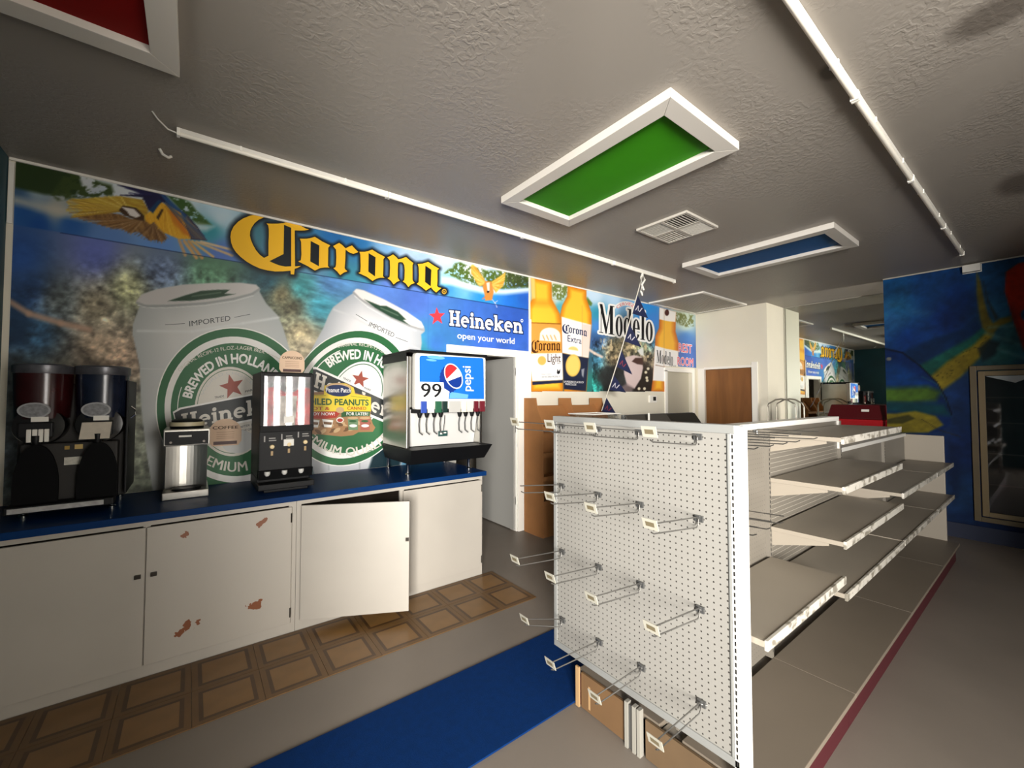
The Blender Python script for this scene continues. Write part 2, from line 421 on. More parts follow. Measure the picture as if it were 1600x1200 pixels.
# fish-mural wall
obj('wall_right', B(XFISH, YF, 0, XFISH + .12, FISH_EDGE, ZC), mat('blue_wall_paint', (12, 36, 84), 0.7), kind='structure')
obj('baseboard_right', B(XFISH - .012, YF, 0, XFISH, FISH_EDGE, .16), mat('navy_base', (12, 22, 46), 0.7), kind='structure')

# store room behind the door opening
st = MB(); st.box(1.2, 5.7, 0, 4.6, 5.8, 2.6); st.box(1.1, YW + .12, 0, 1.2, 5.8, 2.6); st.box(4.6, YW + .12, 0, 4.7, 5.8, 2.6); st.box(1.1, YW + .12, 2.6, 4.7, 5.8, 2.7)
obj('wall_storeroom', st, mat('storeroom_paint', (120, 112, 100), .7), kind='structure')
st2 = MB(); st2.box(5.6, 5.3, 0, 7.4, 5.4, 2.6); st2.box(5.5, YW + .12, 0, 5.6, 5.4, 2.6); st2.box(7.4, YW + .12, 0, 7.5, 5.4, 2.6); st2.box(5.5, YW + .12, 2.6, 7.5, 5.4, 2.7)
obj('wall_restroom', st2, mat('restroom_paint', (170, 165, 150), .7), kind='structure')

# trims
tr = MB(); y0 = YW - .022
tr.box(2.10, y0, 0, 2.205, YW, 2.11); tr.box(2.205, y0, 2.04, 3.045, YW, 2.11); tr.box(3.045, y0, 0, 3.165, YW, 2.11)
tr.box(3.215, y0, 2.11, 3.245, YW, 2.50); tr.box(3.165, y0 + .006, 0, 3.245, YW, 2.11)
tr.box(2.205, YW, 0, 2.225, YW + .12, 2.03); tr.box(3.03, YW, 0, 3.045, YW + .12, 2.03); tr.box(2.205, YW, 2.03, 3.045, YW + .12, 2.045)
obj('trim_1', tr, TRIMW, kind='structure', bevel=.003)
tr = MB(); tr.box(6.06, y0, 0, 6.125, YW, 2.0); tr.box(6.06, y0, 1.98, 6.955, YW, 2.045); tr.box(6.885, y0, 0, 6.955, YW, 1.98)
obj('trim_2', tr, TRIMW, kind='structure', bevel=.003)
tr = MB(); x1 = XB - .02
tr.box(x1, 2.875, 0, XB, 2.965, 2.12); tr.box(x1, 3.735, 0, XB, 3.85, 2.06); tr.box(x1, 2.965, 2.035, XB, 3.735, 2.075)
obj('trim_3', tr, TRIMW, kind='structure', bevel=.003)
tr = MB(); tr.box(XL + .005, YW - .016, 2.62, XL + .028, YW - .002, 3.0); tr.box(XL + .005, YW - .014, ZC - .018, 7.05, YW - .001, ZC - .001)
obj('trim_4', tr, TRIMW, kind='structure')
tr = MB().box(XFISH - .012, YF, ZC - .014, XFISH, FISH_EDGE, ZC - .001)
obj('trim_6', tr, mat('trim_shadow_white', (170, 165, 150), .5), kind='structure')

# doors
HINGE = mat('brass_hinge', (150, 122, 66), .35, .9)
d = obj('door_1', B(3.005, YW + .02, .015, 3.045, YW + .83, 2.03), mat('grey_door_paint', (150, 148, 142), .4), kind='structure', bevel=.002)
for z in (.35, 1.19, 1.86):
    h = MB(); h.path([(3.038, YW + .012, z - .045), (3.038, YW + .012, z + .045)], .008, 8); h.box(3.03, YW + .012, z - .045, 3.05, YW + .05, z + .045)
    obj('hinge', h, HINGE, d)
k = MB().lathe((3.0, YW + .76, .98), [(.012, 0), (.012, -.03), (.028, -.045), (.028, -.06), (.015, -.068)], 12, axis='x'); obj('knob', k, HINGE, d)
d = obj('door_2', B(D2[0] + .005, YW + .05, .012, D2[1] - .02, YW + .09, D2[2]), mat('pale_door_paint', (176, 170, 152), .45), kind='structure', bevel=.002)
obj('knob', MB().lathe((6.2, YW + .05, .98), [(.012, 0), (.012, -.03), (.028, -.045), (.028, -.06), (.015, -.068)], 12, axis='y'), HINGE, d)
def wood_mat(name, c1, c2, sc=3.0):
    m = bpy.data.materials.new(name); m.use_nodes = True; nt = m.node_tree; b = nt.nodes['Principled BSDF']
    tc = nt.nodes.new('ShaderNodeTexCoord'); mp = nt.nodes.new('ShaderNodeMapping'); mp.inputs['Scale'].default_value = (sc * 4, sc * 4, sc * .5)
    n = nt.nodes.new('ShaderNodeTexNoise'); n.inputs['Scale'].default_value = 1.0; n.inputs['Detail'].default_value = 6; n.inputs['Distortion'].default_value = 1.2
    cr = nt.nodes.new('ShaderNodeValToRGB'); cr.color_ramp.elements[0].color = rgb(*c1); cr.color_ramp.elements[1].color = rgb(*c2)
    cr.color_ramp.elements[0].position = .3; cr.color_ramp.elements[1].position = .7
    nt.links.new(tc.outputs['Object'], mp.inputs[0]); nt.links.new(mp.outputs[0], n.inputs['Vector']); nt.links.new(n.outputs['Fac'], cr.inputs[0]); nt.links.new(cr.outputs[0], b.inputs['Base Color'])
    b.inputs['Roughness'].default_value = .45; return m
d = obj('door_3', B(XB + .03, DB[0] + .004, .012, XB + .07, DB[1] - .004, DB[2] - .004), wood_mat('brown_door_veneer', (112, 70, 34), (140, 92, 48), 1.2), kind='structure', bevel=.002)
obj('knob', MB().lathe((XB + .03, 3.04, .98), [(.012, 0), (.012, -.03), (.028, -.045), (.028, -.06), (.015, -.068)], 12, axis='x'), HINGE, d)

# floor: twelve-inch vinyl tiles along the counter, each its own piece
TILE = mat('tan_vinyl', (118, 86, 46), .35, var=.12, vscale=9); TILEB = mat('brown_vinyl_border', (70, 47, 22), .4, var=.15, vscale=14); TILEE = mat('vinyl_edge', (98, 70, 36), .4, var=.12, vscale=10)
def tile_mesh():
    mb = MB(); s, a, b, t = .1515, .124, .105, .004
    def ring(o, i, z, m):
        mb.add([(-o, -o, z), (o, -o, z), (o, o, z), (-o, o, z), (-i, -i, z), (i, -i, z), (i, i, z), (-i, i, z)],
               [(0, 1, 5, 4), (1, 2, 6, 5), (2, 3, 7, 6), (3, 0, 4, 7)], m)
    ring(s, a, t, 2); ring(a, b, t, 1); mb.add([(-b, -b, t), (b, -b, t), (b, b, t), (-b, b, t)], [(0, 1, 2, 3)], 0)
    mb.add([(-s, -s, 0), (s, -s, 0), (s, s, 0), (-s, s, 0), (-s, -s, t), (s, -s, t), (s, s, t), (-s, s, t)], [(0, 1, 5, 4), (1, 2, 6, 5), (2, 3, 7, 6), (3, 0, 4, 7)], 2)
    return mb
t0 = obj('tile', tile_mesh(), [TILE, TILEB, TILEE], floor)
first = True
for i in range(10):
    for j in range(2):
        o = t0 if first else t0.copy()
        if not first: COL.objects.link(o)
        first = False; o.parent = floor
        o.location = (2.012 - i * .305, 2.67 + j * .305, .0); o.rotation_euler = (0, 0, random.uniform(-.004, .004))

rug = MB(); rug.box(XL + .01, 1.545, 0, 5.8, 2.10, .008)
obj('runner_rug', rug, mat('blue_carpet', (4, 40, 88), .95, spec=.1, var=.12, vscale=30, bump=.3, bscale=300), label='long flat blue carpet runner lying along the aisle beside the shelving', cat='rug', bevel=.002)

# ================================================================== MURAL (flat print on the wall)
YS = YW - .003
def W(px, py, layer=0): return on_y(px, py, YS - .0007 * layer)
PRINT = vcol_mat('mural_print', .38)
def ink(name, c): return mat('ink_' + name, c, .4, spec=.3)
I_YEL, I_BLK, I_WHT, I_RED, I_GRN = ink('yellow', (250, 192, 44)), ink('black', (18, 18, 20)), ink('white', (242, 240, 234)), ink('red', (222, 60, 70)), ink('green', (44, 104, 62))
I_NAVY, I_STAR, I_GREY, I_SILV = ink('navy', (22, 40, 84)), ink('brick', (158, 76, 60)), ink('grey', (84, 88, 88)), ink('silver', (206, 206, 202))
I_DGRN, I_PINK, I_GOLD, I_PALE = ink('dark_green', (26, 52, 38)), ink('pink', (226, 84, 104)), ink('gold', (222, 172, 60)), ink('pale', (222, 216, 204))
I_BAND = ink('banner', (40, 44, 44)); I_BROWN = ink('brown', (74, 40, 16))
INKS = [I_YEL, I_BLK, I_WHT, I_RED, I_GRN, I_NAVY, I_STAR, I_GREY, I_SILV, I_DGRN, I_PINK, I_GOLD, I_PALE, I_BAND, I_BROWN]
YEL, BLK, WHT, RED, GRN, NAVY, STAR, GREY, SILV, DGRN, PINK, GOLD, PALE, BAND, BRN = range(15)

class Dec(MB):
    fn = staticmethod(W)
    def __init__(s): super().__init__(); s.k = 0
    def add(s, vs, fs, m=0):          # every printed shape lies a micron in front of the one before it
        s.k += 1
        return super().add([(p[0], p[1] - s.k * 1.2e-6, p[2]) for p in vs], fs, m)
    def poly(s, loops, layer, m, hole=False):
        if not isinstance(loops[0][0], (list, tuple)): loops = [loops]
        return s.loops([[s.fn(x, y, layer) for x, y in l] for l in loops], m)
    def stroke(s, a, b, w, layer, m):
        ax, ay = a; bx, by = b; L = math.hypot(bx - ax, by - ay) or 1; nx, ny = -(by - ay) / L * w / 2, (bx - ax) / L * w / 2
        return s.poly([(ax + nx, ay + ny), (bx + nx, by + ny), (bx - nx, by - ny), (ax - nx, ay - ny)], layer, m)
    def outline(s, loop, w, layer, m):
        n = len(loop)
        for i in range(n):
            s.stroke(loop[i], loop[(i + 1) % n], w, layer, m); s.poly(ell(loop[i][0], loop[i][1], w / 2, w / 2, 0, 8), layer, m)
    def ring(s, cx, cy, a, b, t, k0, k1, layer, m, a0=0, a1=360, n=64):
        o = ell(cx, cy, a * k0, b * k0, t, n + 1 if a1 - a0 < 360 else n, a0, a1 + ((a1 - a0) / n if a1 - a0 < 360 else 0)); i = ell(cx, cy, a * k1, b * k1, t, n + 1 if a1 - a0 < 360 else n, a0, a1 + ((a1 - a0) / n if a1 - a0 < 360 else 0))
        N = len(o); vs = [s.fn(x, y, layer) for x, y in o + i]
        s.add(vs, [(k, (k + 1) % N, N + (k + 1) % N, N + k) for k in range(N if a1 - a0 >= 360 else N - 1)], m)
    def text(s, t, p0, p1, cap, layer, m, offset=0.0):
        """baseline p0->p1 in photo pixels, cap = pixel vector of the cap height at p0"""
        a, b = s.fn(*p0, layer), s.fn(*p1, layer); c = Vector(s.fn(p0[0] + cap[0], p0[1] + cap[1], layer)) - Vector(a)
        text_fit(s, t, a, b, c, m, offset)
    def arc(s, t, cx, cy, a, b, tilt, t0, t1, cap, layer, m, offset=0.0):
        """text on an ellipse arc, from angle t0 to t1 (deg, anticlockwise positive); cap>0 letters point outwards"""
        V, F = text2d(t); x0, x1 = V[:, 0].min(), V[:, 0].max(); H = text2d('H')[0][:, 1].max(); tl = math.radians(tilt)
        for ox, oy in shifts(offset):
            vs = []
            for u, v in V:
                w = math.radians(t0 + (t1 - t0) * (u + ox - x0) / (x1 - x0)); g = (v + oy) / H * cap
                x, y = (a + g) * math.cos(w), -(b + g) * math.sin(w)
                vs.append(s.fn(cx + x * math.cos(tl) - y * math.sin(tl), cy + x * math.sin(tl) + y * math.cos(tl), layer))
            s.add(vs, F, m)
    def star(s, cx, cy, r, rot, layer, m, k=.4, sx=1.0):
        P = []
        for i in range(10):
            w = math.radians(rot + 36 * i); q = r if i % 2 == 0 else r * k
            P.append((cx + q * math.sin(w) * sx, cy - q * math.cos(w)))
        s.poly(P, layer, m)

# ---- left sheet: lagoon above, reef and cans below
mural = thing('wall_mural', 'large printed beach and reef wall mural with two giant silver beer cans above the counter', 'mural', (1.2, YW, 0))
nu, nv, gx, gz = grid_xz(XL + .03, 3.215, .905, ZC - .018, .0072)
px, py = pix_np(gx, np.full_like(gx, YS), gz)
cv = Canvas(px, py, gx, gz)
SEAM = lambda x: 363.5 + (x - 95) * .1652
low = [(30, 400, 46, 84, 150), (40, 450, 44, 74, 120), (150, 395, 104, 118, 190), (250, 420, 110, 128, 160), (60, 520, 44, 74, 100), (95, 470, 96, 104, 104), (150, 480, 190, 178, 150), (200, 450, 168, 170, 130),
       (330, 425, 92, 132, 104), (420, 440, 44, 80, 92), (470, 450, 70, 150, 156), (500, 480, 70, 156, 176), (520, 440, 96, 150, 210), (600, 470, 94, 136, 220), (650, 470, 84, 120, 208),
       (680, 540, 60, 112, 190), (670, 560, 54, 160, 160), (655, 545, 60, 150, 170), (750, 500, 60, 104, 188), (800, 500, 50, 90, 182), (770, 540, 60, 100, 190), (455, 480, 96, 92, 70), (470, 520, 178, 164, 128), (480, 540, 196, 182, 150), (440, 460, 120, 112, 82),
       (100, 600, 140, 134, 116), (200, 640, 132, 134, 118), (210, 700, 118, 122, 106), (150, 545, 186, 164, 138), (190, 560, 190, 164, 138), (60, 620, 60, 76, 80), (30, 700, 60, 70, 74), (100, 720, 120, 120, 110), (215, 740, 112, 118, 100)]
up = [(40, 330, 34, 84, 150), (60, 300, 150, 168, 176), (30, 290, 60, 90, 120), (90, 325, 170, 170, 160), (110, 350, 40, 92, 160), (60, 350, 26, 76, 146), (170, 375, 92, 130, 190), (250, 388, 100, 146, 212), (330, 360, 60, 150, 164), (345, 395, 90, 120, 190), (200, 300, 214, 220, 222), (130, 275, 208, 212, 214), (290, 310, 206, 222, 230),
      (340, 325, 190, 216, 230), (345, 340, 200, 222, 232), (420, 340, 70, 110, 130), (480, 365, 60, 130, 176), (520, 365, 40, 110, 176), (560, 380, 44, 116, 176), (600, 385, 130, 180, 222), (640, 395, 186, 214, 242), (690, 410, 208, 226, 246),
      (490, 425, 100, 150, 180), (540, 435, 60, 140, 160), (570, 442, 70, 150, 176), (610, 445, 96, 130, 210), (650, 455, 100, 140, 220), (700, 450, 60, 150, 222), (700, 438, 170, 226, 226), (760, 465, 40, 140, 220), (800, 470, 36, 110, 204), (820, 465, 40, 96, 196), (740, 420, 240, 244, 240), (800, 425, 226, 232, 226)]
cv.idw(low); lowC = cv.C.copy(); cv.idw(up, 3.2)
sel = np.clip((py - SEAM(px)) / 1.0 + .5, 0, 1)[:, None]
cv.C = cv.C * (1 - sel) + lowC * sel
reef = np.clip((py - SEAM(px)) / 25, 0, 1) * np.clip((505 - px) / 50, 0, 1) * np.clip((py - 360 - .28 * np.abs(px - 260)) / 60, .15, 1)
cv.modulate(reef, 1.2, 13); cv.modulate(reef, 1.1, 38)
teal = np.clip(1 - np.abs(px - 500) / 70, 0, 1) * (py > SEAM(px)); n_ = fbm(gx * 9 + gz * 14, gz * 26); cv.C = cv.C * (1 + (teal * (n_ - .5) * .9)[:, None])
cv.modulate(np.clip((px - 500) / 60, 0, 1) * .5 + .2, .35, 6)
# dark blue divers' shade left, pale coral hand
cv.fill([(8, 455), (40, 470), (50, 500), (40, 540), (8, 545)], (24, 52, 84), 10, .8)
cv.line([(10, 468), (45, 490), (95, 505), (140, 515)], 9, (196, 160, 136), .85, 3)
# white beach, trees
cv.fill([(20, 306), (60, 315), (110, 326), (170, 342), (130, 345), (60, 330), (20, 318)], (196, 190, 172), 5, .7)
Q = lambda L: [(90 + x * .175, 270 + y * .175) for x, y in L]
cv.fill([(16, 244), (90, 262), (120, 268), (128, 288), (118, 306), (70, 304), (18, 292)], (40, 58, 26), 3, 1)
cv.fill(Q([(100, -40), (230, 10), (290, 40), (400, 90), (480, 110), (510, 200), (330, 225), (200, 222), (0, 245), (-60, 200)]), (58, 74, 34), 3, 1, (30, .40, 9))
cv.fill(Q([(970, 195), (1090, 215), (1190, 270), (1240, 340), (1310, 400), (1375, 465), (1250, 465), (1100, 340)]), (60, 92, 40), 2, 1, (34, .28, 9))
cv.fill(Q([(1200, 440), (1400, 480), (1330, 520), (1230, 520)]), (226, 230, 226), 4, .7)
R8 = lambda L: [(680 + x * .1, 400 + y * .1) for x, y in L]
cv.fill(R8([(100, 330), (300, 350), (600, 440), (760, 490), (1050, 520), (1490, 480), (1490, 560), (1100, 600), (760, 590), (500, 520), (250, 450), (90, 420)]), (236, 246, 240), 3, .85)
cv.fill(R8([(140, 270), (210, 200), (270, 190), (290, 120), (400, 95), (460, 130), (560, 170), (720, 190), (800, 230), (1000, 230), (1480, 325), (1490, 490), (1050, 515), (700, 470), (560, 435), (430, 400), (300, 330)]), (84, 108, 44), 1.6, 1, (46, .36, 8))
cv.fill(R8([(1100, 250), (1480, 325), (1490, 480), (1150, 490)]), (58, 70, 36), 2, .9, (40, .33, 8))
cv.fill(R8([(480, 200), (720, 200), (780, 330), (760, 380), (560, 300)]), (232, 232, 222), 2, .6, (60, .5, 8))
# parrot with spread wings
def feather(poly, c1, c2, fs=60, w=1.0, dirv=(1, .35)):
    idx, d = cv.sd(poly); L_ = math.hypot(*dirv); a_ = (px[idx] * dirv[0] + py[idx] * dirv[1]) / L_; b_ = (-px[idx] * dirv[1] + py[idx] * dirv[0]) / L_; t = np.clip((fbm(a_ * .05 + 40, b_ * .42 + 40, 3) - .3) * 2.4, 0, 1)
    cv.blend(idx, np.clip(.5 - d / (2 * w), 0, 1), np.array(c1) * (1 - t[:, None]) + np.array(c2) * t[:, None])
feather(Q([(100, 240), (330, 222), (560, 208), (760, 240), (810, 330), (800, 430), (700, 405), (560, 350), (330, 345), (120, 388), (230, 330), (90, 300), (200, 280)]), (196, 168, 62), (168, 128, 44))
feather(Q([(130, 392), (330, 345), (560, 370), (700, 430), (800, 420), (960, 540), (972, 590), (930, 620), (880, 600), (820, 605), (720, 525), (650, 540), (560, 490), (470, 490), (340, 450), (400, 430)]), (150, 112, 64), (112, 80, 46), dirv=(.5, 1))
cv.fill(Q([(540, 108), (700, 118), (790, 122), (930, 160), (1050, 300), (1150, 370), (1250, 480), (1335, 605), (1190, 595), (1100, 400), (940, 262), (850, 365), (810, 330), (760, 220), (560, 202), (760, 190), (640, 150)]), (30, 28, 66), .8)
cv.fill(Q([(900, 170), (980, 220), (1150, 380), (1200, 500), (1130, 430), (1000, 300)]), (44, 84, 132), 1.5)
cv.fill(Q([(1150, 380), (1330, 600), (1200, 590), (1130, 440)]), (110, 100, 92), 1.5, .8)
feather(Q([(780, 380), (930, 265), (1000, 300), (1100, 362), (1190, 592), (1080, 592), (900, 512), (790, 432)]), (232, 182, 56), (222, 160, 40), dirv=(.3, 1))
cv.fill(Q([(980, 330), (1080, 352), (1185, 572), (1120, 545), (1030, 440)]), (206, 118, 36), 2, .9)
cv.fill(Q([(900, 420), (950, 330), (930, 320), (880, 400)]), (70, 48, 20), .8); cv.fill(Q([(820, 330), (900, 240), (930, 250), (850, 365)]), (22, 60, 96), 1)
cv.fill(Q([(545, 335), (580, 292), (700, 312), (775, 385), (770, 430), (700, 418), (640, 395), (590, 375)]), (66, 44, 26), .8)
cv.fill(Q([(570, 305), (680, 322), (742, 384), (700, 402), (645, 380), (620, 345)]), (226, 218, 214), .8)
for k, (a, b) in enumerate([((1085, 600), (1140, 735)), ((1130, 610), (1240, 760)), ((1170, 610), (1290, 760)), ((1200, 610), (1390, 750)), ((1240, 615), (1560, 740)), ((1280, 615), (1585, 695))]):
    cv.line(Q([a, b]), 4.6 if k < 3 else 3.4, [(196, 160, 112), (206, 164, 104), (200, 156, 96), (212, 176, 110), (206, 176, 130), (216, 190, 150)][k], 1, .9)
def plumes(root, tips, w, cols):
    for k, tp in enumerate(tips):
        c = np.array(cols[k % len(cols)], float); m = (root[0] * .45 + tp[0] * .55, root[1] * .45 + tp[1] * .55)
        cv.line([root, m], w, c, .75, .9); cv.line([m, tp], w * .6, c * 1.04, .85, .8)
def arc_tips(pts, n):
    out = []
    for k in range(n):
        t = k / (n - 1) * (len(pts) - 1); i = min(int(t), len(pts) - 2); f = t - i; out.append((pts[i][0] * (1 - f) + pts[i + 1][0] * f, pts[i][1] * (1 - f) + pts[i + 1][1] * f))
    return out
r_ = Q([(640, 330)])[0]
plumes(r_, arc_tips(Q([(130, 232), (80, 260), (110, 300), (70, 335), (150, 385), (120, 400)]), 17), 2.6, [(206, 178, 70), (150, 112, 40), (222, 196, 96), (176, 134, 52), (196, 160, 60)])
plumes(Q([(640, 340)])[0], arc_tips(Q([(250, 235), (420, 210), (560, 205)]), 9), 2.2, [(206, 176, 72), (184, 146, 54), (226, 204, 110)])
plumes(Q([(760, 420)])[0], arc_tips(Q([(190, 410), (330, 455), (470, 500), (560, 505), (650, 550)]), 15), 2.6, [(146, 108, 66), (108, 78, 46), (170, 136, 92), (124, 90, 54)])
plumes(Q([(860, 450)])[0], arc_tips(Q([(690, 550), (770, 590), (850, 615), (940, 630), (985, 585)]), 12), 2.4, [(120, 88, 56), (94, 66, 40), (150, 116, 78)])
plumes(Q([(860, 200)])[0], Q([(540, 108), (600, 130), (560, 200), (640, 180), (760, 235)]), 3.0, [(28, 26, 60), (40, 36, 84)])
plumes(Q([(960, 270)])[0], Q([(1330, 600), (1280, 590), (1220, 580), (1250, 500), (1310, 560)]), 2.0, [(60, 84, 118), (110, 104, 96), (38, 64, 104), (150, 130, 100)])
plumes(Q([(960, 300)])[0], Q([(900, 500), (960, 530), (1010, 560), (1080, 580), (1150, 585)]), 2.2, [(226, 170, 44), (204, 140, 36), (238, 192, 70)])
cv.fill(Q([(545, 335), (580, 292), (700, 312), (775, 385), (770, 430), (700, 418), (640, 395), (590, 375)]), (66, 44, 26), .8)
cv.fill(Q([(570, 305), (680, 322), (742, 384), (700, 402), (645, 380), (620, 345)]), (226, 218, 214), .8)
# small macaw by the lagoon
feather(R8([(560, 150), (590, 130), (650, 180), (785, 390), (770, 450), (690, 470), (640, 400), (600, 330), (560, 270)]), (240, 190, 84), (206, 148, 50), dirv=(1, .6))
feather(R8([(1095, 262), (880, 400), (890, 480), (950, 570), (1000, 520), (1060, 470), (1085, 380)]), (240, 186, 78), (204, 146, 48), dirv=(1, -.6))
plumes(R8([(780, 440)])[0], arc_tips(R8([(565, 145), (560, 200), (565, 270), (610, 350), (640, 420), (690, 470)]), 11), 1.5, [(246, 200, 96), (210, 156, 60), (250, 214, 130)])
plumes(R8([(885, 460)])[0], arc_tips(R8([(1095, 262), (1085, 350), (1065, 450), (1010, 520), (950, 570)]), 11), 1.5, [(246, 200, 96), (208, 152, 58), (250, 214, 130)])
cv.fill(R8([(785, 390), (875, 400), (915, 560), (890, 690), (780, 700), (770, 600), (740, 480)]), (212, 136, 62), .9)
cv.fill(R8([(800, 420), (850, 410), (850, 560), (820, 560)]), (236, 220, 206), .6); cv.fill(R8([(805, 545), (850, 545), (840, 575), (812, 575)]), (26, 20, 20), .5)
cv.line(R8([(890, 680), (940, 740), (965, 800)]), .9, (214, 206, 222)); cv.line(R8([(930, 730), (975, 700)]), .8, (214, 206, 222)); cv.line(R8([(780, 640), (740, 670)]), 1.6, (206, 120, 60))
# soft black glow behind the big yellow word
QA, QB, QC = (lambda L: [(350 + x * .1, 320 + y * .1) for x, y in L]), (lambda L: [(455 + x * .1, 350 + y * .1) for x, y in L]), (lambda L: [(560 + x * .1, 370 + y * .1) for x, y in L])
BIG = [
 (QA([(700, 160), (600, 148), (500, 152), (400, 172), (300, 212), (220, 265), (150, 340), (112, 420), (100, 500), (112, 590), (140, 670), (190, 745), (260, 815), (350, 885), (450, 945), (560, 995), (680, 1025), (800, 1042), (920, 1040), (1040, 1030), (1042, 1085), (1095, 1090), (1105, 1000), (1150, 985), (1205, 955), (1110, 962), (1105, 400), (1180, 402), (1260, 402), (1330, 385), (1280, 372), (1220, 340), (1170, 285), (1100, 265), (1045, 250), (930, 285), (840, 295), (740, 295), (665, 292), (690, 320), (700, 380), (700, 470), (695, 600), (695, 795), (625, 830), (560, 780), (500, 710), (450, 620), (418, 540), (405, 480), (410, 410), (435, 350), (480, 285), (540, 235), (620, 198), (700, 182), (790, 178)]),
  QA([(938, 312), (1050, 360), (1050, 960), (960, 965), (860, 945), (760, 905), (710, 880), (930, 770)])),
 (QB([(135, 230), (240, 230), (300, 220), (370, 200), (480, 270), (610, 335), (580, 370), (578, 500), (575, 660), (600, 680), (520, 680), (450, 690), (370, 728), (260, 660), (110, 585), (150, 565), (160, 480), (155, 280)]), QB([(305, 265), (440, 335), (432, 660), (298, 585)])),
 (QB([(655, 345), (700, 320), (750, 295), (800, 330), (850, 380), (900, 355), (950, 335), (1000, 390), (1050, 438), (970, 468), (900, 440), (850, 400), (845, 560), (835, 690), (850, 715), (880, 738), (820, 760), (765, 800), (720, 745), (660, 690), (690, 675), (700, 640), (705, 520), (700, 400)]),),
 (QB([(1065, 435), (1150, 435), (1210, 420), (1265, 400), (1360, 460), (1465, 515), (1440, 550), (1440, 680), (1435, 820), (1460, 838), (1390, 840), (1330, 855), (1270, 890), (1180, 825), (1050, 765), (1080, 750), (1085, 660), (1080, 480)]), QB([(1210, 455), (1318, 520), (1310, 820), (1205, 745)])),
 (QC([(450, 320), (500, 300), (540, 275), (590, 315), (625, 355), (690, 335), (745, 315), (800, 365), (860, 410), (845, 440), (845, 560), (845, 670), (860, 700), (880, 722), (820, 745), (780, 785), (740, 730), (690, 695), (715, 680), (720, 640), (725, 520), (715, 440), (690, 400), (650, 395), (620, 405), (615, 520), (615, 640), (645, 685), (600, 705), (550, 745), (510, 690), (455, 645), (485, 630), (490, 600), (495, 480), (490, 370)]),),
 (QC([(925, 425), (1000, 420), (1050, 405), (1090, 390), (1170, 445), (1260, 498), (1235, 520), (1235, 680), (1230, 770), (1250, 790), (1295, 800), (1260, 830), (1215, 870), (1170, 835), (1135, 790), (1100, 810), (1055, 840), (990, 785), (910, 735), (940, 710), (945, 600), (940, 470)]), QC([(1045, 450), (1140, 515), (1130, 775), (1040, 705)])),
]
for k, L in enumerate(BIG):
    idx, d = cv.sd(L[0], 16); cv.blend(idx, np.clip(1.15 - d / (6.0 if k else 9.0), 0, 1) ** 1.3, (16, 24, 30))
idx, d = cv.sd(ell(694, 455.5, 4, 4), 10); cv.blend(idx, np.clip(1.15 - d / 4, 0, 1), (18, 18, 22))
cv.fill([(395, 355), (408, 350), (412, 370), (408, 392), (398, 380)], (70, 128, 140), 5, .8)
# the two cans
CAN1 = [(213, 471), (222, 460), (245, 452), (285, 445), (330, 442.5), (375, 442), (400, 445), (406, 451), (405.6, 456), (416, 474), (434, 493), (442, 511), (449, 534), (454, 552), (459, 600), (457, 680), (446, 750), (240, 775), (228, 700), (221, 640), (218, 571), (207, 521), (208, 506), (218, 479)]
cv.grad(CAN1, ((176, 180, 178), (214, 214, 210)), 60, 1.0)
cv.fill([(213, 471), (222, 460), (245, 452), (285, 445), (330, 442.5), (375, 442), (400, 445), (405, 450), (390, 459), (360, 466), (320, 472), (260, 476), (225, 476)], (204, 200, 196), 1.0)
cv.line([(214, 473), (228, 478.5), (262, 478), (320, 474), (365, 467), (395, 459), (405, 452)], 3.2, (158, 160, 158), 1, 1.0); cv.line([(216, 477), (230, 481), (262, 481), (320, 477.5), (365, 470.5), (396, 462)], 1.0, (224, 224, 220), 1, .6)
cv.fill([(262, 470.5), (291, 461), (314, 454.5), (340, 452.7), (359, 452.7), (351, 459), (368, 459.5), (337, 465.5), (298, 470)], (36, 66, 44), .8); cv.line([(300, 463), (345, 457)], 2.2, (90, 112, 90), .8)
cv.line([(215, 517), (300, 518), (380, 505), (436, 496)], 2.5, (228, 230, 228), .8, 2)
CAN2 = [(555, 452), (560, 451.5), (568.6, 453.8), (600, 468), (635, 487), (658, 503), (663, 512), (663.5, 518), (658, 522.5), (659, 536), (656, 560), (650, 620), (640, 690), (622, 740), (492, 745), (478, 690), (470, 620), (475, 572), (485, 550), (496, 529), (505, 513), (513.6, 492), (520.5, 480), (535, 469), (552, 458)]
cv.grad(CAN2, ((178, 182, 186), (232, 230, 230)), 40, 1.0)
cv.fill([(552, 456), (557, 451.5), (568, 453.8), (600, 468), (635, 487), (658, 503), (662, 511), (652, 513), (625, 502), (590, 485), (565, 470)], (238, 232, 226), 1.0)
cv.line([(552.5, 457), (562, 467), (580, 478), (612, 496), (640, 509), (662, 516)], 3.0, (160, 160, 160), 1, 1.0); cv.line([(554, 462), (575, 480), (610, 500), (650, 517)], 1.0, (240, 240, 238), 1, .6)
cv.fill([(569, 467.5), (594, 477.5), (604, 478), (622, 487), (635, 499.5), (630, 500), (640, 508), (610, 495), (586, 481)], (40, 70, 52), .7); cv.line([(595, 481), (622, 493)], 1.6, (110, 130, 110), .8)
cv.line([(522, 484), (545, 492), (575, 508), (620, 533), (655, 545)], 2.2, (214, 214, 214), .8, 1.5)
